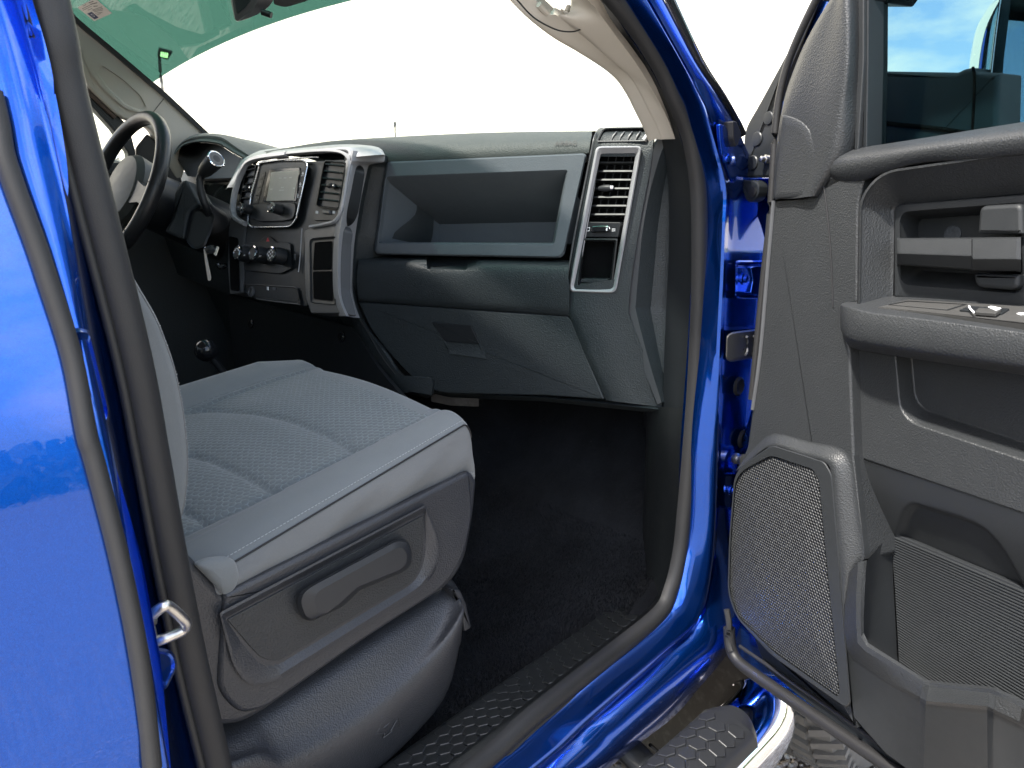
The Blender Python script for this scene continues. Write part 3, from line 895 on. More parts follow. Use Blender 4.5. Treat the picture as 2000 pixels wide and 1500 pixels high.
for i in range(60000):
    x, y = rc.uniform(.30, 1.30), rc.uniform(.80, 1.38)
    hit = bvh.ray_cast(Vector((x, y, 1.6)), Vector((0, 0, -1)))
    if hit[0] is None: continue
    z = hit[0].z
    sw = math.sin(x * 9 + 2.2 * math.sin(y * 11)) + .6 * math.sin(y * 17 - x * 5)
    a = rc.uniform(0, 6.28); h = rc.uniform(.005, .009)
    lx, ly = .004 * sw + rc.uniform(-.003, .003), .003 * math.cos(x * 13 + y * 7) + rc.uniform(-.003, .003)
    w = .0011
    b = len(pile)
    pile += [Vector((x - w * math.cos(a), y - w * math.sin(a), z - .002)), Vector((x + w * math.cos(a), y + w * math.sin(a), z - .002)), Vector((x + lx, y + ly, z + h))]
    pf_.append((b, b + 1, b + 2))
o = mk('carpet_pile', pile, pf_, M['carpet'], cpt, smooth=False); o['kind'] = 'stuff'
roof = []
for y in (.80, .84, .95, 1.2, 1.57, 1.94, 2.19, 2.30, 2.34):
    cr = .045 * (1 - ((y - 1.57) / .78) ** 2)
    roof.append([Vector((x, y, z + cr - (.05 if y in (.80, 2.34) else 0))) for x, z in ((.60, 1.97), (.55, 1.995), (.46, 2.01), (.2, 2.025), (-.3, 2.025), (-.8, 2.00), (-1.05, 1.96))])
rf = surf('roof', catr(roof, 2, 2), M['paint'], T)
surf('headliner', [[p + Vector((0, 0, -.035)) for p in r] for r in catr(roof, 2, 2)], M['headliner'], rf)
bw = box('cab_rear_wall', (-1.12, .78, .6), (-1.08, 2.36, 1.30), M['dash'], T)
box('rear_window_frame', (-1.12, .80, 1.30), (-1.08, .95, 1.98), M['beige'], bw)
box('rear_window_frame', (-1.12, 2.19, 1.30), (-1.08, 2.34, 1.98), M['beige'], bw)
box('rear_window', (-1.105, .95, 1.30), (-1.10, 2.19, 1.98), M['privacy'], bw)
# rear bench, a plain dark shape behind the front seats
loft('rear_bench', [[Vector((x, y, z)) for x, z in ((-1.05, .62), (-.55, .62), (-.5, 1.02), (-.85, 1.0), (-1.0, 1.55), (-1.07, 1.55))] for y in (.86, .9, 2.24, 2.28)], M['fabric'], T, cap0=True, cap1=True)
# driver's side: doors with glass
for nm, x0, x1 in (('driver_door', .16, 1.22), ('driver_rear_door', -1.0, .12)):
    dd = box(nm, (x0, 2.34, .62), (x1, 2.46, 1.415), M['dash'], T)
    box('window_sill', (x0, 2.335, 1.415), (x1, 2.45, 1.43), M['black'], dd)
    if nm == 'driver_rear_door':
        box('window_glass', (x0 + .05, 2.40, 1.43), (x1 - .05, 2.404, 1.96), M['privacy'], dd)
        for a, b in ((x0, x0 + .06), (x1 - .08, x1 + .04)):
            box('window_frame', (a, 2.35, 1.43), (b, 2.44, 1.98), M['black'], dd)
    else:
        ddr = dd

box('centre_pillar', (.06, 2.33, .62), (.20, 2.45, 1.99), M['beige'], ddr)
box('side_header', (-1.05, 2.30, 1.93), (.62, 2.45, 2.0), M['paint'], ddr)
box('cowl_side', (1.20, 2.33, .5), (1.66, 2.47, 1.40), M['dash'], ddr)
box('driver_sill', (-1.1, 2.33, .45), (1.66, 2.46, .66), M['paint'], ddr)
box('firewall', (1.64, .80, .45), (1.67, 2.46, 1.42), M['seal_black'], T)
box('floor_pan', (-1.1, .80, .50), (1.66, 2.46, .52), M['seal_black'], T)
# ---- hood, fender, front bodywork ahead of the cab
fen = []
arch = [(1.91 + .50 * math.cos(a), .42 + .50 * math.sin(a)) for a in [math.pi * (.93 - .86 * i / 14) for i in range(15)]]
out = [(1.38, .62)] + arch + [(2.62, .62), (2.70, .95), (2.62, 1.22), (2.2, 1.29), (1.7, 1.31), (1.40, 1.315)]
loft('front_fender', [[Vector((x, .645 + q, z)) for x, z in out] for q in (.10, .02, .004, 0)][::1], M['paint'], T, cap0=True, cap1=True)
loft('driver_fender', [[Vector((x, 2.495 - q, z)) for x, z in out] for q in (.10, .02, .004, 0)], M['paint'], T, cap0=True, cap1=True)
hd = []
for y in (.70, .76, .95, 1.25, 1.57, 1.89, 2.19, 2.38, 2.44):
    c = .045 * (1 - ((y - 1.57) / .87) ** 2)
    hd.append([Vector((x, y, z + c)) for x, z in ((1.52, 1.335), (1.75, 1.33), (2.1, 1.315), (2.45, 1.28), (2.65, 1.22), (2.72, 1.05))])
surf('hood', catr(hd, 2, 2), M['paint'], T, th=.02)
box('radiator_grille', (2.66, .8, .6), (2.70, 2.34, 1.1), M['black'], T)

# ---- wheel, liner, step bar
lin = surf('wheel_liner', catr([[PX(1.43).hit(*p) for p in r] for r in ([(1240, 1240), (1330, 1230), (1440, 1220), (1526, 1240)], [(1200, 1380), (1330, 1380), (1450, 1360), (1522, 1380)], [(1180, 1520), (1350, 1500), (1470, 1440), (1524, 1420)])], 3, 3), M['liner'], T, th=.006)
tag(lin, 'dusty brown splash shield behind the front wheel')
WC = Vector((1.905, .632, .42))
M['tyre'] = plastic('dusty_tyre_rubber', (.13, .125, .118), .82, .2, 300, spec=.2, dust=.55)
wheel = lathe('front_wheel', WC, (0, 1, 0), [(.24, -.115), (.30, -.135), (.37, -.13), (.403, -.105), (.408, -.06), (.409, 0), (.408, .06), (.403, .105), (.37, .13), (.30, .135), (.24, .115)], M['tyre'], T, n=64)
tag(wheel, 'dusty all terrain front tyre')
tv = []
rt = random.Random(5)
for i in range(56):
    for lane, (y0, y1, sk) in enumerate(((-.132, -.066, .02), (-.058, -.008, -.012), (.004, .054, .012), (.062, .132, -.02))):
        a0 = 2 * math.pi * (i + (.5 if lane % 2 else 0)) / 56
        w = .026 if lane in (0, 3) else .030
        V = []
        for rr in (.398, .421):
            for (yy, da) in ((y0, -w / .42 * .42), (y1, -w / .42 * .42), (y1, w / .42 * .42), (y0, w / .42 * .42)):
                aa = a0 + da + sk / .42 * ((yy - (y0 + y1) / 2) / .06)
                r2 = rr - (.022 if abs(yy) > .12 else 0)
                V.append(WC + Vector((r2 * math.cos(aa), yy, r2 * math.sin(aa))))
        tv.append((V, [(4, 5, 6, 7), (0, 1, 5, 4), (1, 2, 6, 5), (2, 3, 7, 6), (3, 0, 4, 7)]))
V, F = join(tv)
o = mk('tread_blocks', V, F, M['tyre'], wheel, smooth=False); o['kind'] = 'stuff'
lathe('rim', WC, (0, -1, 0), [(.24, -.11), (.24, .11), (.225, .12), (.2, .05), (.06, .04), (.05, .07), (.001, .07)], M['chrome'], wheel, n=40)
sb_path = [Vector((x, .555, .40)) for x in (-.7, -.2, .4, .8, 1.0)]
e0 = Pl((1.2, .56, .4), (-1, 0, 0))
tip = PZ(.405).hit(1484, 1408); 
sb_path = [Vector((-.7, tip.y, .405)), Vector((0, tip.y, .405)), Vector((.6, tip.y, .405)), Vector((tip.x - .16, tip.y, .405)), Vector((tip.x - .02, tip.y + .004, .405)), Vector((tip.x + .03, tip.y + .02, .403))]
step = tube('step_bar', cat(sb_path, 8), .073, M['chrome'], T, n=40, scale=lambda u: 1.0 if u < .985 else .96)
tag(step, 'chrome tube side step under the sill')
pad = []
for x in (-.6, .0, .5, tip.x - .20, tip.x - .13, tip.x - .10):
    k = 1.0 if x < tip.x - .12 else .6
    pad.append([Vector((x, tip.y + a * k, .405 + z)) for a, z in ((-.058, .046), (-.05, .066), (-.03, .078), (0, .082), (.03, .078), (.05, .066), (.058, .046))])
padm = plastic('step_pad_rubber', (.013, .014, .016), .45, .25, 700)
sp_ = surf('step_pad', catr(pad, 3, 3), padm, step, sharp=60)
hm2 = hex_mesh('hexagon_tread', .017, .002, padm)
hm2.transform(Matrix.Identity(4))
edge_m = plastic('worn_hex_edge', (.02, .021, .024), .3, spec=.6)
for i in range(26):
    for j in range(3):
        x = tip.x - .16 - .033 * i - (.0165 if j % 2 else 0); y = tip.y + (1 - j) * .029
        o = bpy.data.objects.new('hexagon_tread', hm2); COL.objects.link(o); o.parent = step
        o.location = Vector((x, y, .405 + (.0825 if j == 1 else .0787))) - BASE[step.name]
        o.rotation_euler = ((.0 if j == 1 else (-.30 if j == 0 else .30)), 0, 0)
SBP = PX(1.15)
sbk = tube('step_bracket', cat([Vector((.93, .84, .55)), Vector((1.0, .74, .47)), Vector((1.03, .64, .40)), Vector((1.03, .58, .385))], 5), .032, M['black'], T, n=14, ry=.02)
tube('brake_line', cat([PY(.72).hit(*p) for p in ((1270, 1455), (1300, 1480), (1325, 1492), (1350, 1488))], 4), .004, M['black_gloss'], T, n=6)

# ================================================================== OPEN PASSENGER DOOR
DN = Vector((-.934, .358, 0)).normalized()
DP = Pl((1.25, .65, 1.0), DN)
def D(x, y, o=0.0): return DP.hit(x, y, o)
door = plate('passenger_door', DP, [(1522, 225), (1517, 250), (1512, 350), (1508, 440), (1498, 530), (1482, 690), (1466, 800), (1436, 905), (1421, 1040), (1417, 1165), (1424, 1262), (1500, 1338), (1640, 1436), (3000, 2330), (3000, 118), (1706, 316), (1640, 322), (1560, 300)],
             4, -.092, .05, M['paint'], T, bev=.004)
plate('sail_skin', DP, [(1604, 0), (1572, 70), (1546, 140), (1527, 200), (1517, 250), (1514, 310), (1690, 320), (1698, 0), (1704, -110), (1690, -140)], 4, -.062, .014, M['paint'], door, bev=.003)
tag(door, 'open front passenger door, inner side with dark grained trim')
plate('window_frame', DP, [(1604, 2), (1690, -142), (2200, -450), (3000, -900), (3000, -800), (2220, -390), (1790, -120), (1706, 2)], 4, -.03, .08, M['black'], door, bev=.004)
plate('window_glass', DP, [(1692, -140), (1692, 320), (3000, 120), (3000, -820), (2200, -420)], 2, -.052, .005, M['doorglass'], door, bev=.001)
plate('trim_backing', DP, [(1515, 360), (1700, 310), (3000, 90), (3000, 2190), (1795, 1518), (1672, 1424), (1640, 1371), (1506, 1278), (1440, 1206), (1424, 1160), (1427, 1050), (1440, 915), (1460, 875), (1470, 800), (1485, 700), (1500, 530)], 4, -.078, .02, M['door_smooth'], door, bev=.002)
# front column of the trim (hinge side)
plate('front_trim', DP, [(1511, 389), (1577, 384), (1606, 338), (1640, 318), (1700, 318), (1676, 385), (1674, 590), (1646, 600), (1660, 690), (1667, 890), (1690, 1092), (1655, 1122), (1650, 1210), (1665, 1372), (1672, 1424), (1640, 1371), (1506, 1278), (1440, 1206), (1424, 1160), (1427, 1050), (1440, 915), (1460, 875), (1470, 800), (1485, 700), (1499, 530)],
      [3, 8, 8, 6, 6, 30, 4, 4, 6, 14, 4, 4, 10, 6, 3, 6, 8, 10, 10, 20, 20, 20, 20, 20, 20], .0, .075, M['door'], door, bev=.004, steps=3)
# seam line across the column
tube('trim_seam', cat([D(*p, .0005) for p in ((1606, 345), (1614, 400), (1621, 470), (1625, 540), (1627, 600))], 5), .0012, M['seal_black'], door, n=6)
tube('trim_edge', cat([D(*p, .001) for p in ((1511, 392), (1499, 530), (1485, 690), (1470, 800))], 5), .0035, M['silver_dark'], door, n=8)
# sail trim
Ls = [(1621, 0), (1596, 42), (1570, 92), (1551, 140), (1537, 182), (1528, 222), (1521, 266), (1514, 330), (1511, 388)]
Cs = [(1649, 0), (1650, 42), (1649, 92), (1645, 140), (1637, 182), (1629, 222), (1619, 266), (1606, 318), (1580, 384)]
Rs = [(1680, 0), (1681, 42), (1681, 92), (1680, 140), (1678, 182), (1677, 222), (1674, 266), (1660, 318), (1610, 384)]
rows = []
c2_ = lambda q: [(v.x, v.y) for v in cat([(a, b, 0) for a, b in q], 3)]
for l, c, r in zip(c2_(Ls), c2_(Cs), c2_(Rs)):
    m1 = (l[0] * .5 + c[0] * .5, l[1]); m3 = (c[0] * .5 + r[0] * .5, c[1] * .5 + r[1] * .5)
    rows.append([D(l[0], l[1], -.030), D(l[0] + 1, l[1], .004), D(*m1, .0085), D(*c, .0125), D(*m3, .0035), D(*r, -.020)])
ext = [[q + (q - p) * 6.0 for q, p in zip(rows[0], rows[1])]]
surf('sail_trim', catr(ext + rows, 4, 1), M['door'], door, sharp=70)
for x0, x1, o, mt in ((1681, 1688, -.014, 'door_smooth'), (1688, 1697, -.020, 'black'), (1697, 1706, -.034, 'seal_black')):
    a = [(x0, -140), (x1, -140), (x1 - 1, 120), (x1 - 5, 330), (x0 - 5, 330), (x0 - 1, 120)]
    a = [(x - (9 if x0 == 1681 and x < 1684 else 0), y) for x, y in a]
    plate('window_channel', DP, a, 2, o, .03, M[mt], door, bev=.002)
relief('corner_trim', DP, [([(1527, 224), (1552, 229), (1578, 246), (1596, 290), (1604, 330), (1577, 384), (1511, 388), (1518, 315)], [4, 12, 16, 20, 10, 10, 4, 30], -.03),
                           ([(1527, 224), (1552, 229), (1578, 246), (1596, 290), (1604, 330), (1577, 384), (1511, 388), (1518, 315)], [4, 12, 16, 20, 10, 10, 4, 30], .0095),
                           ([(1530, 228), (1551, 233), (1575, 250), (1592, 291), (1600, 330), (1575, 380), (1514, 384), (1520, 315)], [4, 12, 16, 20, 10, 10, 4, 30], .0112),
                           ([(1534, 246), (1548, 248), (1568, 260), (1584, 296), (1592, 330), (1570, 372), (1520, 376), (1526, 315)], [4, 12, 16, 20, 10, 10, 4, 30], .0116)], M['door'], door)
# outer black flange behind the sail with round pads, and the edge seal
flange = plate('mirror_flange', DP, ZAE((520, -20), (350, 290), (100, 750), (10, 900), (-2, 1240), (215, 1236), (235, 760), (290, 470), (400, 230), (560, -20)), [4, 60, 60, 40, 4, 4, 40, 40, 40, 4], -.055, .03, M['black'], door, bev=.004)
for c, rx in ((ZAE((185, 825))[0], .0105), (ZAE((105, 970))[0], .0115), (ZAE((75, 1135))[0], .0115)):
    lathe('foam_pad', D(*c, -.055), DN, [(rx * 1.12, 0), (rx * 1.12, .0015), (rx, .003), (rx * .5, .0034), (.0005, .0034)], M['black'], flange, n=22)
lathe('flange_bolt', D(*ZAE((180, 1112))[0], -.055), DN + Vector((0, .3, .05)), [(.008, 0), (.008, .006), (.0055, .007), (.0055, .014), (.003, .016), (.0005, .016)], M['zinc'], flange, n=10)
plate('hinge_gasket', DP, ZAE((-4, 1255), (90, 1258), (118, 1290), (110, 1370), (60, 1415), (20, 1400), (0, 1330)), [2, 10, 10, 14, 6, 6, 4], -.045, .02, M['black'], door, bev=.003)
lathe('gasket_boss', D(*ZAE((75, 1340))[0], -.045), DN, [(.009, 0), (.009, .002), (.006, .003), (.0005, .003)], M['seal_black'], door, n=14)
plate('door_shut_face', DP, ZAE((100, 1240), (215, 1238), (195, 1500), (160, 1700), (120, 1560), (60, 1420)), [3, 3, 10, 10, 10, 6], -.10, .02, M['paint'], door, bev=.003)
tube('door_edge_seal', cat([D(*p, -.012) for p in ((1612, -30), (1594, 0), (1562, 66), (1538, 126), (1522, 190), (1514, 260), (1509, 350), (1503, 440), (1493, 530), (1480, 660), (1468, 780))], 4), .0062, M['seal'], door, n=10)
# belt roll
sec = []
for xt, yt, xb, yb, pk_, ob in ((1606, 323, 1612, 334, .003, -.002), (1618, 312, 1622, 344, .006, .000), (1640, 297, 1640, 352, .010, .001), (1680, 288, 1682, 352, .013, .002), (1716, 283, 1722, 338, .016, .008), (1800, 270, 1804, 316, .018, .012), (2000, 238, 2000, 300, .018, .012), (3000, 85, 3000, 170, .018, .012)):
    dy = yb - yt
    sec.append([D(xt, yt + dy * .02, -.075), D(xt, yt, -.03), D(xt, yt + dy * .06, -.012), D(xt, yt + dy * .2, pk_ * .5), D(xt * .6 + xb * .4, yt + dy * .45, pk_), D(xb, yt + dy * .75, (pk_ + ob) / 2 + .002), D(xb, yb, ob), D(xb, yb + 3, ob - .006)])
surf('belt_roll', catr(sec, 3, 4), M['door'], door, sharp=70)
# handle bowl
relief('handle_bowl', DP, [([(1674, 600), (1677, 385), (1722, 334), (3000, 152), (3000, 760)], [2, 34, 34, 2, 2], -.004),
                           ([(1674, 600), (1677, 385), (1722, 334), (3000, 152), (3000, 760)], [2, 34, 34, 2, 2], .011),
                           ([(1679, 600), (1682, 386), (1725, 338), (3000, 158), (3000, 755)], [2, 34, 34, 2, 2], .011),
                           ([(1683, 600), (1686, 388), (1728, 342), (3000, 163), (3000, 750)], [2, 34, 32, 2, 2], .006),
                           ([(1735, 599), (1738, 404), (1752, 393), (2030, 366), (2030, 612)], [2, 14, 14, 4, 4], -.030),
                           ([(1744, 598), (1747, 408), (1758, 399), (2024, 376), (2024, 606)], [2, 8, 8, 4, 4], -.034)], M['door'], door, cap1=False, sharp=60)
oz = [(1747, 580), (1747, 408), (1759, 399), (2022, 378), (2022, 602)]
bez = relief('handle_bezel', DP, [(oz, [3, 8, 8, 4, 4], -.05), (oz, [3, 8, 8, 4, 4], -.030),
                                  ([(1749, 577), (1749, 409), (1760, 402), (2020, 381), (2020, 599)], [3, 8, 8, 4, 4], -.028),
                                  ([(1759, 556), (1757, 428), (1766, 413), (1996, 395), (1996, 574)], [20, 14, 14, 10, 16], -.027),
                                  ([(1762, 553), (1761, 430), (1769, 418), (1993, 400), (1993, 570)], [19, 13, 13, 10, 16], -.033),
                                  ([(1797, 529), (1793, 440), (1798, 428), (1985, 415), (1985, 538)], [14, 10, 10, 8, 8], -.070)], M['door_smooth'], door, sharp=50)
lathe('screw_cover', D(1861, 458, -.0698), DN, [(.0125, 0), (.0125, .0012), (.0115, .002), (.0005, .002)], M['door_grey'], bez, n=26)
for nm, poly, r, o, th in (('lock_housing', [(1912, 402), (1996, 397), (1997, 458), (1908, 457)], [14, 14, 4, 6], .004, .07), ('lock_housing', [(1901, 534), (1990, 536), (1989, 561), (1974, 567), (1912, 562), (1902, 553)], [5, 5, 8, 8, 10, 8], .004, .07)):
    plate(nm, DP, poly, r, o - .02, th, M['door_smooth'], bez, bev=.005, steps=3)
cs = []
for x0, y0, y1 in ((1752, 465, 518), (1760, 465, 518), (1897, 464, 528), (1900, 464, 529), (1985, 463, 530), (1994, 463, 531)):
    m = y0 + (y1 - y0) * (.52 if x0 < 1899 else .6)
    f = -.004 if x0 < 1755 or x0 > 1990 else 0
    ex = .003 if x0 >= 1899 else 0
    cs.append([D(x0, y0 + 1, -.045), D(x0, y0, -.012), D(x0, y0 + 3, .004 + f + ex), D(x0, m, .010 + f + ex), D(x0, m + 3, .010 + f + ex), D(x0, y1 - 3, -.004 + f), D(x0, y1, -.012), D(x0, y1 - 1, -.045)])
loft('pull_handle', cs, M['door_smooth'], bez, cap0=True, cap1=True, sharp=28)
# armrest
sec = []
for b, f, g in (((1646, 596), (1641, 602), (1641, 640)), ((1652, 588), (1645, 598), (1646, 655)), ((1672, 583), (1664, 602), (1660, 668)), ((1710, 580), (1702, 611), (1704, 677)), ((1800, 582), (1800, 622), (1800, 692)), ((2000, 597), (2000, 648), (2000, 722)), ((3000, 672), (3000, 780), (3000, 876))):
    tipk = .016 if b[0] < 1650 else (.028 if b[0] < 1660 else .036 if b[0] < 1690 else .040)
    h = g[1] - f[1]
    sec.append([D(b[0], b[1] - 2, -.06), D(*b, -.026), D(f[0], f[1] - 4, tipk - .008), D(f[0], f[1] + h * .06, tipk), D(f[0] * .6 + g[0] * .4, f[1] + h * .45, tipk + .003), D(g[0], f[1] + h * .88, tipk + .001), D(g[0] + 1, g[1], tipk - .009), D(g[0] + 6, g[1] + 12, .0), D(g[0] + 8, g[1] + 10, -.05)])
arm = surf('armrest', catr(sec, 3, 4), M['door'], door, sharp=70)
A_, B_, C_ = D(1710, 580, -.026), D(2000, 597, -.026), D(1800, 620, .032)
an = (B_ - A_).cross(C_ - A_).normalized()
if an.z < 0: an = -an
AT = Pl(A_, an)
swp = plate('switch_panel', AT, [(1713, 600), (1775, 584), (2040, 600), (2040, 636), (1990, 630)], [3, 4, 2, 2, 4], .004, .012, M['switchgrey'], door, bev=.0015)
relief('switch_pocket', AT, [([(1733, 595), (1773, 587), (1889, 594), (1851, 606)], 2, .0045), ([(1736, 595), (1774, 588), (1884, 594), (1849, 605)], 2, .0048), ([(1740, 595), (1774, 589), (1880, 595), (1848, 604)], 2, .002)], M['black'], swp)
sw = plate('window_switch', AT, [(1873, 605), (1893, 597), (1972, 602), (1956, 612)], 2, .0065, .004, M['black'], swp, bev=.001)
plate('switch_rocker', AT, [(1903, 609), (1912, 600), (1956, 604), (1944, 612)], 2, .010, .004, M['switchgrey'], swp, bev=.001)
plate('window_symbol', AT, [(1929, 599), (1936, 597.5), (1956, 601.5), (1945, 606)], 1, .0108, .0006, M['white'], swp, bev=.0002)
plate('lock_symbol', AT, [(1985, 612), (1993, 610), (2006, 611), (2004, 614), (1992, 614.5)], 1, .0048, .0006, M['white'], swp, bev=.0002)
tube('switch_edge', cat([AT.hit(*p, .011) for p in ((1893, 598), (1895, 603), (1902, 610))], 4), .0012, M['white'], swp, n=6)
# insert below the armrest with a shallow recess
ring = relief('door_insert', DP, [([(1662, 650), (1670, 892), (3000, 1345), (3000, 800)], [2, 6, 2, 2], -.06),
                                  ([(1662, 650), (1670, 892), (3000, 1345), (3000, 800)], [2, 6, 2, 2], -.021),
                                  ([(1664, 650), (1672, 888), (3000, 1338), (3000, 800)], [2, 6, 2, 2], -.019),
                                  ([(1742, 650), (1757, 822), (3000, 1232), (3000, 800)], [2, 40, 2, 2], -.019),
                                  ([(1747, 650), (1763, 818), (3000, 1226), (3000, 800)], [2, 40, 2, 2], -.021),
                                  ([(1772, 650), (1786, 798), (3000, 1200), (3000, 800)], [2, 34, 2, 2], -.049),
                                  ([(1778, 650), (1790, 794), (3000, 1194), (3000, 800)], [2, 34, 2, 2], -.051)], M['door'], door, sharp=70)
# lower wall sloping back into the map pocket
rows = []
for t_, b in (((1672, 888), (1684, 985)), ((1680, 896), (1700, 1004)), ((1700, 904), (1738, 1041)), ((1830, 946), (1860, 1092)), ((2000, 1004), (2000, 1150)), ((3000, 1344), (3000, 1565))):
    rows.append([D(t_[0], t_[1] - 4, -.03), D(*t_, -.0195), D(t_[0] * .97 + b[0] * .03, t_[1] + 5, -.020), D(t_[0] * .55 + b[0] * .45, t_[1] * .55 + b[1] * .45, -.034), D(*b, -.066), D(b[0], b[1] + 4, -.078)])
hand = [(q.x, q.y) for q in rpoly([(1766, 1000), (1782, 984), (1880, 1014), (1925, 1034), (1960, 1076), (2000, 1150), (2010, 1180), (1860, 1116), (1745, 1066)], [14, 12, 24, 24, 24, 6, 6, 6, 6], 4)]
hr_rows = catr(rows[:5], 14, 1)
hr_rows = [list(c) for c in zip(*[resample(cat(c, 20), 90) for c in zip(*hr_rows)])] 
for row in hr_rows:
    for k_, p in enumerate(row):
        sd = poly_dist(*proj(p), hand)
        if sd > -3:
            t_ = min(max((sd + 3) / 9, 0), 1)
            row[k_] = p - DN * (.011 * t_ * t_ * (3 - 2 * t_))
hr_rows += [rows[5] if len(rows[5]) == len(hr_rows[0]) else cat(rows[5], 14)]
surf('pocket_header', hr_rows, M['door_smooth'], door, sharp=60)
# map pocket: ribbed back, side wall, front lip and panel
bk = [(1738, 1038), (1860, 1090), (2000, 1148), (3000, 1560), (3000, 2100), (1960, 1420), (1800, 1340), (1758, 1300), (1750, 1180)]
plate('pocket_back', DP, bk, 2, -.068, .008, M['door_smooth'], door, bev=.001)
ribs = []
for k in range(52):
    u = k / 51.0
    a = Vector((1743 + 16 * u, 1048 + 262 * u, 0)); b = Vector((2080, 1190 + 262 * u * 1.35, 0))
    p0, p1 = D(a.x, a.y, -.0675), D(b.x, b.y, -.0675)
    ribs.append(sweep_v([p0, p1], [(-.0016, -.001), (-.0006, .0020), (.0006, .0020), (.0016, -.001)], DN))
V, F = join(ribs)
rb = mk('pocket_ribs', V, F, M['door_smooth'], door, smooth=False); rb['kind'] = 'stuff'
rows = []
for o_, i_ in (((1693, 1096), (1741, 1039)), ((1688, 1160), (1744, 1120)), ((1686, 1232), (1750, 1230)), ((1696, 1255), (1756, 1300)), ((1760, 1310), (1790, 1350))):
    rows.append([D(*o_, .020), D(o_[0] * .6 + i_[0] * .4, o_[1] * .6 + i_[1] * .4, -.02), D(*i_, -.068)])
surf('pocket_side', catr(rows, 3, 3), M['door_smooth'], door)
V1 = [D(1668, 890, .0), D(1690, 1092, .0), D(1741, 1039, -.066), D(1700, 1004, -.064), D(1682, 975, -.05)]
mk('pocket_cheek', V1 + [p - DN * .01 for p in V1], [(0, 1, 2, 3, 4), (0, 5, 6, 1), (1, 6, 7, 2)], M['door_smooth'], door, smooth=False)
rows = []
lip = [((1693, 1094), (1676, 1098), (1654, 1124), .018, .006), ((1689, 1150), (1672, 1158), (1646, 1190), .030, .010), ((1687, 1200), (1672, 1212), (1645, 1232), .033, .012), ((1687, 1236), (1675, 1256), (1650, 1262), .034, .012), ((1696, 1256), (1690, 1272), (1668, 1288), .035, .012), ((1756, 1294), (1750, 1308), (1740, 1336), .038, .024), ((1806, 1326), (1802, 1340), (1796, 1368), .038, .036), ((1818, 1329), (1814, 1342), (1808, 1376), .032, .058), ((1872, 1335), (1870, 1347), (1868, 1381), .032, .060), ((1934, 1341), (1932, 1353), (1928, 1386), .032, .058), ((1946, 1344), (1944, 1358), (1940, 1392), .036, .040), ((2000, 1368), (1996, 1382), (1990, 1416), .038, .022), ((3000, 1930), (2990, 1950), (2980, 2000), .04, .02)]
bot = [(1656, 1300), (1660, 1330), (1662, 1350), (1664, 1370), (1668, 1400), (1730, 1470), (1790, 1514), (1804, 1524), (1866, 1566), (1930, 1606), (1940, 1612), (2000, 1650), (3000, 2250)]
for (i_, c_, o_, h, h2), b_ in zip(lip, bot):
    rows.append([D(i_[0] + 1, i_[1], -.0), D(*i_, h - .006), D(i_[0] * .6 + c_[0] * .4, i_[1] * .6 + c_[1] * .4, h), D(*c_, h + .001), D(o_[0] * .8 + c_[0] * .2, o_[1] * .8 + c_[1] * .2, h2 + .006), D(*o_, h2), D(o_[0] * .94 + b_[0] * .06, o_[1] * .94 + b_[1] * .06, h2 - .004), D(*b_, .002), D(b_[0], b_[1] + 3, -.03)])
V, F = loft_v(rows, False, False, False)
nn = len(rows[0])
mk('pocket_front', V, F, M['door'], door, sharp=24, mats=[M['door_smooth']], fmat=[(1 if j >= 5 else 0) for i in range(len(rows) - 1) for j in range(nn - 1)])
# speaker housing and grille
rows = []
for a, b, h in (((1447, 905), (1437, 920), .008), ((1476, 872), (1470, 894), .011), ((1512, 846), (1508, 871), .014), ((1580, 862), (1564, 888), .014), ((1640, 874), (1611, 902), .014), ((1664, 900), (1624, 926), .014), ((1672, 960), (1628, 990), .014), ((1680, 1020), (1634, 1060), .014), ((1688, 1092), (1642, 1140), .014), ((1652, 1126), (1648, 1210), .014)):
    rows.append([D(*a, -.0), D(a[0] * .8 + b[0] * .2, a[1] * .8 + b[1] * .2, .002), D(a[0] * .25 + b[0] * .75, a[1] * .25 + b[1] * .75, h - .001), D(*b, h)])
surf('speaker_surround', catr(rows, 3, 3), M['door'], door, sharp=60)
fo = [(1508, 869), (1611, 902), (1625, 926), (1636, 1060), (1662, 1374), (1652, 1382), (1506, 1280), (1438, 1206), (1421, 1158), (1424, 1050), (1435, 918)]
fi = [(1506, 889), (1588, 916), (1600, 938), (1612, 1070), (1640, 1352), (1636, 1361), (1512, 1274), (1440, 1204), (1424, 1156), (1427, 1050), (1437, 925)]
rr = [10, 8, 10, 60, 8, 8, 20, 20, 20, 30, 30]
spk = relief('speaker_frame', DP, [(fo, rr, -.01), (fo, rr, .014), ([(x * .9 + a * .1, y * .9 + b * .1) for (x, y), (a, b) in zip(fo, fi)], rr, .016), (fi, rr, .0155), (fi, rr, .011)], M['door_smooth'], door, cap1=False)
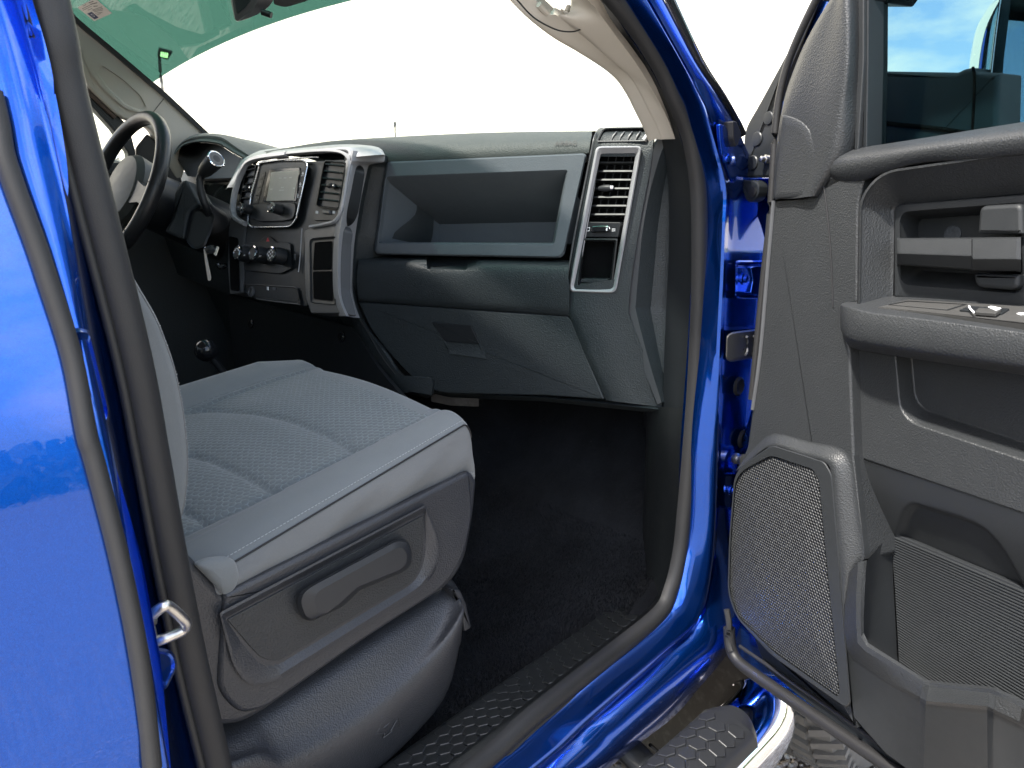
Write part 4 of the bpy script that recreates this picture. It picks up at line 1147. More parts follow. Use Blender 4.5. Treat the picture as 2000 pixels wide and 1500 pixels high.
def grille():
    t = NT('perforated_grille'); t.set(Roughness=.5)
    c = t.coord()
    sp = t.n('ShaderNodeCombineXYZ')
    u = Vector((0, 0, 1)).cross(DN).normalized()
    s = 1 / .0056
    t.l(t.math('MULTIPLY', t.vm('DOT_PRODUCT', c, tuple(u)).outputs['Value'], s), sp.inputs[0])
    t.l(t.math('MULTIPLY', t.vm('DOT_PRODUCT', c, (.0, 0, 1)).outputs['Value'], s), sp.inputs[1])
    hd = t.hexd(sp.outputs[0])
    hole = t.ramp(hd, .15, .22)
    sp2 = t.n('ShaderNodeVectorMath', operation='SCALE'); t.l(sp.outputs[0], sp2.inputs[0]); sp2.inputs['Scale'].default_value = .0056 / .026
    big = t.hexd(sp2.outputs[0])
    cell = t.ramp(big, .05, .10, (.020, .022, .024, 1), (.002, .002, .0025, 1))
    t.l(t.mix(hole, (.020, .022, .024), cell), t.b.inputs['Base Color'])
    t.l(t.bump(t.ramp(hd, .05, .26, (1, 1, 1, 1), (0, 0, 0, 1)), .8, .0016), t.b.inputs['Normal'])
    return t.m
M['grille'] = grille()
relief('speaker_grille', DP, [(fi, rr, .004), (fi, rr, .0105), ([(x * .985 + 1530 * .015, y * .985 + 1110 * .015) for x, y in fi], rr, .012), ([(x * .55 + 1530 * .45, y * .55 + 1110 * .45) for x, y in fi], rr, .0145)], M['grille'], door)
# bottom weatherstrip
ws = cat([D(*p, -.022) for p in ((1424, 1226), (1427, 1262), (1440, 1290), (1475, 1318), (1530, 1356), (1620, 1418), (1740, 1500), (1990, 1668), (3000, 2340))], 5)
tube('bottom_seal', ws, .0115, M['seal_black'], door, n=12)
tube('bottom_seal', cat([D(*p, -.02) for p in ((1445, 1262), (1500, 1300), (1560, 1342), (1640, 1396), (1700, 1440), (1790, 1508))], 4), .0035, M['seal_black'], door, n=8)
plate('lower_trim_edge', DP, [(1470, 1240), (1506, 1276), (1640, 1368), (1674, 1424), (1790, 1512), (1800, 1532), (1668, 1442), (1560, 1360), (1496, 1306)], 3, -.026, .04, M['black'], door, bev=.002)
# drain pipe / harness at the lower hinge corner
tube('drain_tube', cat([D(*p, -.015) for p in ((1419, 1190), (1424, 1220), (1422, 1250), (1428, 1272))], 4), .006, M['seal'], door, n=8)

# outside mirror seen through the door glass
MP = Pl(D(1800, 200, -.16), DN)
mir = plate('side_mirror', MP, [(1680, 138), (1868, 141), (1880, 134), (1899, 131), (1906, 140), (1950, 142), (1945, 420), (1690, 420)], [4, 8, 12, 10, 6, 4, 4, 4], .0, .05, plastic('mirror_arm_plastic', (.075, .085, .085), .55, .2, 500), T, bev=.008, steps=4)
tag(mir, 'black outside mirror and arm seen through the open door glass')
tube('mirror_groove', cat([MP.hit(*p, .0005) for p in ((1707, 141), (1713, 165), (1717, 222), (1725, 238), (1750, 243), (1800, 248), (1850, 254), (1905, 264))], 5), .0035, M['hollow_shade'], mir, n=8)  # near-black tube laid on for the shade of a groove
tube('mirror_groove', cat([MP.hit(*p, .001) for p in ((1900, 131), (1903, 150), (1902, 200), (1898, 270))], 4), .002, M['hollow_shade'], mir, n=6)
MQ = Pl(D(1930, 80, -.20), (DN * .9 + Vector((-.1, -.5, 0))).normalized())
M['mirrorshell'] = metal('chrome_mirror_shell', (.86, .87, .87), .08)
L_ = [(1893, 138), (1898, 96), (1908, 54), (1926, 20), (1948, -6), (1985, -44)]
R_ = [(1944, 140), (1949, 96), (1953, 54), (1958, 20), (1963, -6), (1972, -44)]
rows = []
for l, r in zip(L_, R_):
    rows.append([MQ.hit(*l, -.10), MQ.hit(*l, -.03), MQ.hit(l[0] * .75 + r[0] * .25, l[1] * .75 + r[1] * .25, -.006), MQ.hit(l[0] * .4 + r[0] * .6, l[1] * .4 + r[1] * .6, .004), MQ.hit(r[0] + 6, r[1], .002)])
surf('mirror_shell', catr(rows, 4, 4), M['mirrorshell'], mir)
ed = cat([MQ.hit(*p, .012) for p in ((1976, -60), (1966, 0), (1957, 70), (1950, 130), (1944, 190), (1945, 225), (1953, 246), (1985, 300))], 5)
sweep('mirror_rim', ed, [(-.005, -.010), (.005, -.010), (.006, .004), (-.006, .006)], M['black_gloss'], mir, up=MQ.n)
tube('mirror_rim_edge', [p - Vector((.004, -.004, 0)) for p in cat([MQ.hit(x - 5, y, .016) for x, y in ((1966, 0), (1957, 70), (1950, 130), (1944, 190), (1944, 225))], 5)], .0014, M['satin'], mir, n=6)
MG = Pl(MQ.hit(1985, 100, .010), (-.80, -.36, .10))
plate('mirror_glass', MG, [(1980, -60), (1968, 20), (1960, 100), (1954, 190), (1956, 236), (1990, 300), (2500, 300), (2500, -60)], 4, .0, .004, metal('mirror_silver', (.88, .92, .94), .02), mir, bev=.001)

# ================================================================== DASHBOARD
PB = Pl((1.2, 1.017, 1.3), (-.952, -.306, 0))
def B(x, y, o=0.0): return PB.hit(x, y, o)
def brow_(pts, off):
    return [B(x, y, off) for x, y in pts]
top_cols = [(520, 306), (560, 304), (640, 312), (754, 316), (850, 311), (950, 307), (1050, 303), (1150, 299)]
mid_cols = [(520, 300), (560, 298), (640, 296), (754, 296), (850, 290), (950, 285), (1050, 281), (1153, 278)]
mi2_cols = [(520, 297), (560, 294), (640, 286), (754, 280), (850, 274), (950, 269), (1050, 266), (1156, 264)]
cre_cols = [(520, 296), (545, 291), (640, 276), (754, 268), (850, 263), (950, 259), (1050, 257), (1160, 256)]
rows = [brow_(top_cols, -.02), brow_(top_cols, .004), brow_(mid_cols, -.002), brow_(mi2_cols, -.03), brow_(cre_cols, -.085)]
cr = rows[-1]
rows.append([p + Vector((.10, .02, -.004)) for p in cr])
rows.append([p + Vector((.33, .06, -.05)) for p in cr])
dash = surf('dashboard', catr(rows, 3, 3), M['dash_top'], T, sharp=60)
tag(dash, 'grey dashboard with soft top pad')
text('airbag_lettering', 'AIRBAG', Pl(B(1105, 280, .0015), (-.80, -.26, .54)), 1105, 280, .0135, M['seal_black'], dash, off=.0012, ends=(1125, 279.3), depth=.0003)
# added block behind the faces, stops light coming through their gaps
def px_(y, o): return (1.4536 - .306 * y) / .952 + o
core = loft('dash_light_block', [[Vector((px_(.83, .24), .83, z)), Vector((px_(1.4, .24), 1.4, z)), Vector((px_(1.5, .14), 1.5, z)), Vector((1.32, 1.85, z)), Vector((1.36, 2.33, z)), Vector((1.62, 2.33, z)), Vector((1.62, .83, z))] for z in (1.0, 1.485)], M['seal_black'], dash, cap0=True, cap1=True)
# upper open bin
PBc = [(754, 316), (1147, 299), (1101, 505), (729, 497)]
ubin = relief('upper_bin', PB, [(PBc, [10, 10, 16, 14], -.03), (PBc, [10, 10, 16, 14], .004),
                                ([(757, 319), (1143, 302), (1098, 501), (733, 493)], [10, 10, 16, 14], .009),
                                ([(753, 344), (1110, 331), (1083, 478), (737, 476)], [8, 8, 8, 8], .010),
                                ([(756, 349), (1107, 335), (1081, 475), (740, 474)], 1.5, .006),
                                ([(762, 358), (1103, 346), (1079, 474), (744, 473)], .4, -.012),
                                ([(858, 438), (1160, 432), (1160, 480), (857, 481)], [.3, .3, .3, .3], -.17)], M['bin'], T, sharp=42)
tag(ubin, 'open grey storage bin in the dashboard')
# lower pad with the finger notch
xs = [700, 745, 800, 833, 836, 842, 910, 914, 938, 945, 1020, 1090, 1112]
def lin(x, a, b): return a[1] + (b[1] - a[1]) * (x - a[0]) / (b[0] - a[0])
r = [[], [], [], [], [], [], []]
for x in xs:
    nt = 836 <= x <= 912 or x == 914
    nk = 1.0 if 836 <= x <= 912 else (.6 if x == 914 else 0)
    y0 = lin(x, (700, 500), (1112, 508))
    r[0].append(B(x, y0, -.03 if not nk else -.05))
    y1 = y0 + 6 + nk * 14
    r[1].append(B(x, y1, .012 if not nk else .0))
    r[2].append(B(x, y1 + 5 - 2 * nk, .028))
    r[3].append(B(x - 2, y0 + 26, .036))
    r[4].append(B(x - 3 if x < 720 else x, y0 + 52, .036))
    r[5].append(B(x, lin(x, (700, 586), (1112, 614)), .026))
    r[6].append(B(x, lin(x, (700, 588), (1112, 616)), .0))
lp = surf('lower_dash_pad', catr(r, 1, 3), M['dash'], T, sharp=60)
tag(lp, 'dark grained pad under the open bin')
# glovebox
GPl = PB
gb = plate('glovebox_door', PB, [(700, 590), (1108, 618), (1116, 626), (1180, 780), (1060, 772), (860, 768), (812, 744), (760, 690), (722, 640)], [3, 3, 4, 3, 20, 20, 30, 30, 20], .022, .03, M['dash'], T, bev=.0025, steps=3)
tag(gb, 'closed glovebox door')
relief('glovebox_latch', PB, [(ZN((552, 195), (772, 214), (822, 320), (858, 402), (655, 374), (618, 312)), 2, .0222),
                              (ZN((555, 197), (771, 216), (820, 322), (852, 398), (658, 372), (620, 312)), 2, .0235),
                              (ZN((560, 201), (768, 219), (815, 322), (846, 394), (664, 369), (626, 312)), 2, .0235),
                              (ZN((566, 206), (764, 222), (808, 320), (828, 372), (668, 350), (628, 306)), 2, .0226)], M['dash'], gb)
plate('latch_paddle', PB, ZN((556, 200), (770, 217), (818, 318), (625, 304)), 1.5, .027, .004, M['black'], gb, bev=.001)
rows = []
for a, b in (((872, 665), (878, 692)), ((884, 667), (890, 692)), ((920, 672), (925, 697)), ((945, 677), (950, 701))):
    rows.append([B(*a, .0225), B(a[0] * .5 + b[0] * .5, a[1] * .4 + b[1] * .6, .0235), B(*b, .028)])
surf('latch_scoop', rows, M['dash'], gb, th=.002)
# tower at the passenger end of the dash
rows = []
for l, rr_, ol, orr in (((1176, 249), (1272, 246), -.075, -.085), ((1170, 253), (1273, 250), -.03, -.04), ((1165, 262), (1275, 258), -.004, -.006), ((1158, 292), (1275, 290), .012, .010), ((1150, 330), (1270, 330), .016, .014), ((1128, 440), (1251, 430), .018, .016), ((1108, 560), (1234, 540), .022, .018), ((1106, 600), (1228, 602), .026, .018), ((1114, 622), (1232, 624), .027, .017), ((1146, 700), (1258, 690), .025, .012), ((1184, 782), (1300, 796), .018, .0)):
    m = ((l[0] + rr_[0]) / 2, (l[1] + rr_[1]) / 2)
    rows.append([B(l[0] - 3, l[1], ol - .03), B(*l, ol), B(l[0] * .85 + rr_[0] * .15, l[1] * .85 + rr_[1] * .15, ol + .004), B(*m, (ol + orr) / 2 + .005), B(rr_[0] * .74 + l[0] * .26, rr_[1] * .74 + l[1] * .26, orr + .004), B(*rr_, orr), B(rr_[0] + 3, rr_[1], orr - .03)])
V, F = loft_v(catr(rows, 1, 4), False, False, False)
F = [f for q, f in enumerate(F) if not (14 <= q // 6 < 24 and 2 <= q % 6 < 4)]     # the vent and its duct go through here
tw_ = mk('dash_end_tower', V, F, M['dash'], T, sharp=60)
tag(tw_, 'upright dark dash end carrying the side air vent')
tube('tower_seam', cat([B(*p, o) for p, o in (((1174, 251), -.05), ((1162, 264), .0), ((1155, 295), .0155), ((1144, 350), .019), ((1122, 460), .021), ((1104, 566), .025))], 5), .0016, M['silver_dark'], tw_, n=6)
# ridge and end cap beside the door hole
rows = []
for a, b, c in (((1290, 268), (1306, 272), (1322, 284)), ((1274, 300), (1292, 296), (1330, 306)), ((1257, 400), (1270, 372), (1345, 380)), ((1244, 450), (1256, 446), (1350, 450)), ((1234, 520), (1250, 500), (1350, 520)), ((1228, 590), (1242, 590), (1345, 600)), ((1228, 622), (1243, 610), (1340, 630)), ((1255, 715), (1266, 700), (1330, 720)), ((1284, 790), (1292, 786), (1326, 796))):
    A = B(*a, .010); Bq = B(*b, .014); Cq = PY(.80).hit(*c)
    rows.append([B(a[0] - 5, a[1], -.005), A, Bq, Bq.lerp(Cq, .18) + Vector((.02, 0, 0)), Cq.lerp(Bq, .3), Cq, Cq + Vector((.15, -.01, 0))])
V, F = loft_v(catr(rows, 1, 4), False, False, False)
ecap = mk('dash_end_cap', V, F, M['dash'], T, sharp=30, mats=[M['silver_dark']], fmat=[1 if j == 1 else 0 for i in range((len(rows) - 1) * 4) for j in range(6)])
tag(ecap, 'dark end cap of the dash facing the door')
rows = [[B(*p, o) for p in ((1255, 250), (1290, 246), (1316, 256), (1345, 290))] for o in (-.16, -.06, -.01)]
surf('cap_top', catr(rows, 3, 2), M['dash'], ecap)
# side vent
vo = [(1164, 286), (1254, 285), (1203, 573), (1110, 570)]
vi = [(1173, 300), (1242, 299), (1196, 562), (1127, 560)]
sv_ = relief('side_air_vent', PB, [(vo, [10, 10, 14, 12], .010), (vo, [10, 10, 14, 12], .026), ([(1166.5, 288), (1251.5, 287), (1200.5, 571), (1113, 568)], [9, 9, 13, 11], .029), ([(1168, 290), (1250, 289), (1200, 569), (1115, 566)], [9, 9, 12, 10], .0285), (vi, [5, 5, 6, 6], .019), (vi, [5, 5, 6, 6], .004)], M['silver'], T, cap1=False)
tag(sv_, 'tall air vent with satin silver frame at the passenger end of the dash')
plate('vent_duct', PB, [(1168, 296), (1246, 295), (1200, 566), (1120, 564)], 4, -.012, .01, M['hollow_shade'], sv_, bev=.001)
for k in range(7):
    y = 317 + 16.9 * k
    u = (y - 300) / 262
    xl = 1173 - 46 * u + 1; xr_ = 1242 - 46 * u - 1
    sec_ = []
    for x in (xl, xr_):
        sec_.append([B(x, y - 1.5, .010), B(x, y + 1.5, .0115), B(x, y + 6, -.008), B(x, y + 3, -.008)])
    loft('vent_slat', sec_, M['black'], sv_, cap0=True, cap1=True, sharp=20)
for k in range(4):
    xs_ = 1190 + 15 * k
    loft('vent_fin', [[B(xs_ - 46 * u - q, 300 + 262 * u, -.002), B(xs_ - 46 * u + q, 300 + 262 * u, -.002), B(xs_ - 46 * u + q, 300 + 262 * u, -.012), B(xs_ - 46 * u - q, 300 + 262 * u, -.012)] for u, q in ((.02, 1), (.48, 1))], M['black'], sv_, cap0=True, cap1=True)
lathe('vent_tab', B(1168, 368, .013), (B(1199, 366.5, .013) - B(1168, 368, .013)).normalized(), [(.0005, 0), (.004, .002), (.0065, .012), (.0065, .022), (.0045, .029), (.0005, .030)], M['lever'], sv_, n=16)
lathe('tab_cap', B(1193, 366.8, .013), (B(1199, 366.5, .013) - B(1168, 368, .013)).normalized(), [(.0005, 0), (.0056, .0005), (.0046, .006), (.0005, .0065)], M['chrome'], sv_, n=16)
plate('vent_control', PB, ZT((50, 828), (352, 832), (328, 960), (32, 955)), 3, .018, .02, M['black'], sv_, bev=.0015)
relief('thumbwheel', PB, [(ZT((112, 868), (252, 868), (260, 885), (252, 915), (112, 922), (98, 900)), 3, .018), (ZT((114, 870), (250, 870), (257, 886), (250, 912), (114, 918), (101, 899)), 3, .023), (ZT((124, 878), (240, 878), (246, 888), (240, 904), (124, 908), (112, 896)), 3, .0255)], M['black_gloss'], sv_)
tube('thumbwheel_edge', cat([B(*p, .0245) for p in ZT((120, 872), (180, 866), (250, 870), (260, 888))], 4), .0010, M['chrome'], sv_, n=6)
plate('thumbwheel_mark', PB, ZT((230, 880), (242, 880), (240, 904), (228, 904)), .6, .0262, .001, M['white'], sv_, bev=.0003)
for pts in (((70, 875), (96, 873), (92, 905), (66, 908)),):
    q = ZT(*pts)
    relief('vent_closed_mark', PB, [(q, 1, .0181), (q, 1, .0186), ([(x * .7 + 1149.5 * .3, y * .7 + 447.6 * .3) for x, y in q], 1, .0186)], M['white'], sv_, cap1=False)
for k in range(3):
    plate('vent_open_mark', PB, ZT((280, 886 + 9 * k), (308, 884 + 9 * k), (306, 888 + 9 * k), (278, 891 + 9 * k)), .3, .0186, .0006, M['white'], sv_, bev=.0002)
relief('end_pocket', PB, [(ZT((28, 965), (328, 968), (280, 1385), (-10, 1380)), 3, .010), (ZT((28, 965), (328, 968), (280, 1385), (-10, 1380)), 3, .020), (ZT((40, 978), (316, 980), (270, 1370), (5, 1366)), 3, .021), (ZT((48, 994), (300, 996), (258, 1345), (14, 1342)), 3, .016), (ZT((60, 1000), (296, 1000), (262, 1300), (30, 1298)), 3, -.07)], M['black'], sv_)
plate('pocket_back', PB, ZT((40, 985), (310, 985), (272, 1310), (14, 1310)), 2, -.066, .003, M['hollow_shade'], sv_, bev=.0005)
plate('pocket_ledge', PB, ZT((20, 1302), (250, 1308), (244, 1342), (14, 1336)), 1.5, .013, .02, M['dash'], sv_, bev=.001)
# demister vent on top of the tower
PD = Pl(B(1215, 265, .002), (-.80, -.26, .54))
do_ = ZT((150, 155), (200, 55), (225, 42), (625, 36), (560, 150))
dv = relief('demister_vent', PD, [(do_, [4, 6, 6, 4, 4], -.005), (do_, [4, 6, 6, 4, 4], .003), (ZT((162, 150), (208, 62), (228, 50), (615, 42), (553, 144)), [4, 6, 6, 4, 4], .004), (ZT((172, 144), (214, 68), (232, 58), (600, 50), (546, 138)), [4, 5, 5, 4, 4], -.004)], M['black'], T, cap1=True)
tag(dv, 'small demister vent with four upright fins on top of the dash end')
tube('vent_outline', [PD.hit(q.x, q.y, .0035) for q in rpoly(do_, [4, 6, 6, 4, 4], 4)], .0009, M['silver_dark'], dv, closed=True, n=6)
for k in range(4):
    a = (272 + 67 * k, 146); b = (318 + 66 * k, 70)
    pts = [PD.hit(*p, o) for p, o in zip(ZT(a, (a[0] + 14, 110), (b[0] - 10, 82), b), (.003, .005, .005, .003))]
    sweep('vent_fin', cat(pts, 4), [(-.0012, -.008), (.0012, -.008), (.0012, .0), (-.0012, .0)], M['silver_dark'], dv, up=PD.n)
sweep('vent_fin', cat([PD.hit(*p, .003) for p in ZT((545, 140), (570, 105), (590, 72), (600, 55))], 4), [(-.004, -.008), (.004, -.008), (.004, .0), (-.004, .0)], M['silver'], dv, up=PD.n)

# ---- centre stack
CN = Vector((-math.cos(R(15)), 0, math.sin(R(15))))
CP = Pl((.92, 1.6, PY(1.6).hit(545, 400).z), CN)
cx = PX(.92).hit(545, 400); CP = Pl(cx, CN)
def C(x, y, o=0.0): return CP.hit(x, y, o)
frame_o = [(508, 304), (640, 291), (750, 293), (716, 330), (697, 420), (688, 500), (689, 567), (703, 621), (607, 614), (560, 606), (449, 582), (444, 527), (447, 455), (449, 425), (460, 367), (473, 332)]
# body behind the faces: outer flank and top
rows = []
for a, b, c, gb_ in (((690, 294), (752, 303), (757, 306), .03), ((687, 308), (751, 313), (756, 319), .03), ((686.5, 314), (747, 317.5), (754, 321), .03), ((685.5, 318), (733, 319), (752.5, 324), .03), ((684.5, 323), (722, 322), (751, 328), .03), ((684, 329), (718, 329), (750, 334), .03), ((683, 338), (716, 339), (747, 345), .03), ((677, 378), (707, 380), (739, 385), .03), ((669, 420), (700, 420), (733, 420), .03), ((663, 458), (694, 459), (730, 466), .032), ((660, 500), (690, 500), (717, 507), .034), ((660, 560), (688, 560), (699, 566), .036), ((665, 590), (693, 592), (700, 596), .036), ((676, 617), (703, 621), (707, 624), .034)):
    A = C(*a, .010); Bq = B(b[0], b[1], gb_); Cq = B(c[0], c[1], .004)
    rows.append([C(a[0] - 14, a[1], -.006), C(a[0] - 9, a[1], .006), A, A.lerp(Bq, .08) + Vector((-.001, -.003, 0)), A.lerp(Bq, .5) + Vector((-.004, -.003, 0)), Bq, Bq.lerp(Cq, .12) + Vector((.008, .004, 0)), Cq, Cq + Vector((.16, -.015, 0))])
V, F = loft_v(catr(rows, 1, 4), False, False, False)
cst = mk('centre_stack', V, F, M['silver'], T, sharp=50, mats=[M['dash']], fmat=[1 if j >= 5 else 0 for i in range((len(rows) - 1) * 4) for j in range(8)])
tag(cst, 'silver framed centre stack with radio and climate controls')
rows = []
for a, b, c in (((455, 372), (446, 366), (440, 372)), ((473, 332), (466, 326), (462, 330)), ((484, 316), (478, 310), (474, 306)), ((508, 307), (506, 300), (508, 294)), ((560, 300), (560, 295), (560, 288)), ((640, 293), (642, 289), (645, 283)), ((676, 292), (690, 286), (694, 282)), ((683, 303), (726, 290), (740, 288)), ((684, 311), (746, 302), (752, 304))):
    A = C(*a, .012); rows.append([C(a[0] + (5 if a[0] < 480 else 0), a[1] + 6, .0), A, A + Vector((.012, 0, .005)), C(b[0], b[1], -.02), C(c[0], c[1], -.09)])
surf('stack_top', catr(rows, 3, 3), M['silver'], cst)
# face plate
face = [(482, 322), (676, 311), (682, 324), (669, 407), (657, 432), (612, 440), (606, 470), (600, 600), (583, 596), (474, 572), (479, 440), (463, 420), (452, 400), (462, 352)]
plate('stack_face', CP, face, [10, 10, 10, 20, 14, 10, 10, 6, 6, 6, 4, 10, 10, 14], .0, .04, M['black'], cst, bev=.002)
# curved silver frame bars
def bar(name, pts, w, off, mat, parent, up=CN, h=.006):
    return sweep(name, cat([C(x, y, off) for x, y in pts], 5), [(-w, -h), (-w, h * .5), (-w * .6, h), (w * .6, h), (w, h * .5), (w, -h)], mat, parent, up=up)
bar('stack_frame', [(560, 301), (508, 308), (486, 316), (474, 332), (462, 362), (455, 395), (456, 420), (468, 432), (479, 437)], .0055, .010, M['silver'], cst)
bar('stack_frame', [(560, 300), (620, 295), (660, 296), (677, 304), (683, 320), (677, 360), (669, 405), (656, 430), (634, 438), (606, 443)], .0032, .009, M['silver'], cst, h=.004)
def side_panel(poly, rr, off):
    return plate('stack_side_panel', CP, poly, rr, off, .04, M['silver_dark'], cst, bev=.002)
side_panel([(594, 450), (620, 440), (652, 434), (658, 446), (655, 470), (652, 560), (664, 612), (607, 612), (596, 580)], 4, .004)
side_panel([(446, 452), (452, 420), (462, 428), (479, 438), (478, 470), (474, 572), (449, 575), (445, 527)], 4, .004)
pk = relief('stack_pocket', CP, [(ZC((690, 770), (890, 752), (886, 1262), (696, 1244)), [8, 8, 8, 8], .0045), (ZC((692, 772), (888, 755), (884, 1258), (699, 1240)), [8, 8, 8, 8], .007), (ZC((705, 785), (878, 770), (874, 1245), (712, 1228)), [7, 7, 7, 7], .0045), (ZC((712, 795), (868, 782), (866, 1236), (718, 1220)), [6, 6, 6, 6], .0046)], M['black'], cst)
plate('pocket_shadow_panel', CP, ZC((716, 1012), (862, 1010), (862, 1230), (722, 1214)), 4, .0052, .003, M['hollow_shade'], cst, bev=.0005)
relief('stack_pocket', CP, [(ZC((730, 800), (858, 790), (852, 1000), (716, 1004)), 3, .0052), (ZC((733, 803), (855, 793), (849, 997), (720, 1001)), 3, .006), (ZC((740, 810), (850, 800), (845, 990), (727, 994)), 3, .0055)], M['hollow_shade'], cst)  # shallow face, inner shade of the pocket put into its colour
relief('stack_pocket', CP, [(ZC((100, 752), (170, 768), (180, 1160), (112, 1150)), 4, .0045), (ZC((102, 754), (168, 770), (178, 1157), (114, 1147)), 4, .006), (ZC((108, 765), (163, 780), (172, 1145), (119, 1136)), 3, .005)], M['hollow_shade'], cst)
# radio
ro = ZV((195, 310), (255, 258), (845, 245), (915, 300), (740, 1110), (660, 1222), (80, 1232), (25, 1170), (60, 820))
radio = relief('radio', CP, [(ro, [6, 10, 10, 10, 16, 12, 10, 10, 30], .0), (ro, [6, 10, 10, 10, 16, 12, 10, 10, 30], .010), (ZV((205, 325), (262, 275), (835, 262), (893, 310), (722, 1095), (645, 1200), (95, 1208), (45, 1160), (75, 820)), [6, 9, 9, 9, 15, 11, 9, 9, 30], .008)], M['black'], T)
tag(radio, 'radio with small greenish grey screen and two round knobs')
tube('radio_frame', [C(q.x, q.y, .011) for q in rpoly(ZV((198, 308), (258, 256), (843, 244), (912, 300), (738, 1110), (658, 1220), (82, 1230), (28, 1168), (62, 820)), [6, 10, 10, 10, 16, 12, 10, 10, 30], 5)], .0018, M['satin'], radio, closed=True, n=8)
tube('top_bright_strip', cat([C(x, y, .012) for x, y in ZV((195, 290), (400, 258), (700, 225), (960, 206), (1070, 208))], 5), .0018, M['satin'], radio, n=8)
plate('screen_bezel', CP, ZV((345, 375), (790, 350), (735, 850), (240, 855)), 3, .0105, .004, M['black_gloss'], radio, bev=.001)
def screen():
    t = NT('lcd_screen'); t.set(Roughness=.42)
    c = t.coord()
    n = t.noise(22, 3, .5, c)
    t.l(t.mix(n, (.40, .385, .32), (.52, .50, .43)), t.b.inputs['Base Color'])
    return t.m
plate('screen', CP, ZV((372, 420), (785, 388), (700, 832), (300, 845)), 1.5, .0115, .003, screen(), radio, bev=.0005)
M['lcdtext'] = plastic('lcd_print', (.62, .62, .56), .4)
for x, y, w in ((505, 508, 40), (575, 505, 40), (655, 500, 36), (375, 670, 36), (535, 645, 40), (520, 685, 70), (705, 655, 30)):
    plate('screen_text', CP, ZV((x - w / 2, y - 6), (x + w / 2, y - 8), (x + w / 2 - 2, y + 8), (x - w / 2 - 2, y + 10)), .4, .0118, .0006, M['lcdtext'], radio, bev=.0002)
for (x, y), s in (((838, 440), 'PHONE'), ((800, 600), 'MORE'), ((758, 760), 'MENU')):
    q = ZV((x, y + 32), (x + 20, y + 31))
    text('button_lettering', s, CP, *q[0], .0042, M['white'], radio, off=.009, ends=q[1], depth=.0002)
    q = ZV((x, y - 30), (x + 16, y), (x - 4, y + 22), (x - 18, y))
    plate('button_symbol', CP, q, .6, .0092, .0006, M['white'], radio, bev=.0002)
    plate('radio_button', CP, ZV((x - 40, y - 60), (x + 42, y - 62), (x + 24, y + 62), (x - 58, y + 64)), 1, .0086, .002, M['black'], radio, bev=.0006)
for k in range(4):
    x, y = 252 - 30 * k, 470 + 118 * k
    plate('radio_button', CP, ZV((x - 30, y - 50), (x + 40, y - 52), (x + 16, y + 54), (x - 56, y + 56)), 1, .0092, .002, M['black'], radio, bev=.0006)
    plate('button_symbol', CP, ZV((x - 6, y - 14), (x + 12, y - 14), (x + 4, y + 16), (x - 14, y + 16)), .5, .0096, .0006, M['silver_dark'], radio, bev=.0002)
relief('knob_shelf', CP, [(ZV((120, 880), (720, 860), (740, 960), (700, 1110), (560, 1140), (230, 1150), (70, 1110), (60, 960)), 6, .006), (ZV((130, 890), (715, 870), (730, 960), (690, 1100), (560, 1130), (230, 1140), (82, 1100), (72, 960)), 6, .014)], M['black'], radio)
tube('knob_bar', [C(*ZV((320, 996))[0], .017), C(*ZV((490, 994))[0], .017)], .0014, M['chrome'], radio, n=8)
def knob(name, parent, q, r_, h, ring=True, mat=None):
    c0 = C(*q, .008)
    k = lathe(name, c0, CN, [(r_ * 1.16, 0), (r_ * 1.12, h * .55), (r_, h * .8), (r_ * .97, h), (r_ * .6, h + .0004), (.0005, h + .0004)], mat or M['black'], parent, n=30)
    if ring: 
        lathe('knob_ring', c0, CN, [(r_ * .98, h * .78), (r_ * 1.05, h * .84), (r_ * 1.02, h * 1.02), (r_ * .86, h * 1.05), (r_ * .84, h * .98)], M['chrome'], parent, n=30)
    return c0 + CN * (h + .0006)
for q in ZV((100, 985), (545, 985)):
    knob('radio_knob', radio, q, .0105, .032)
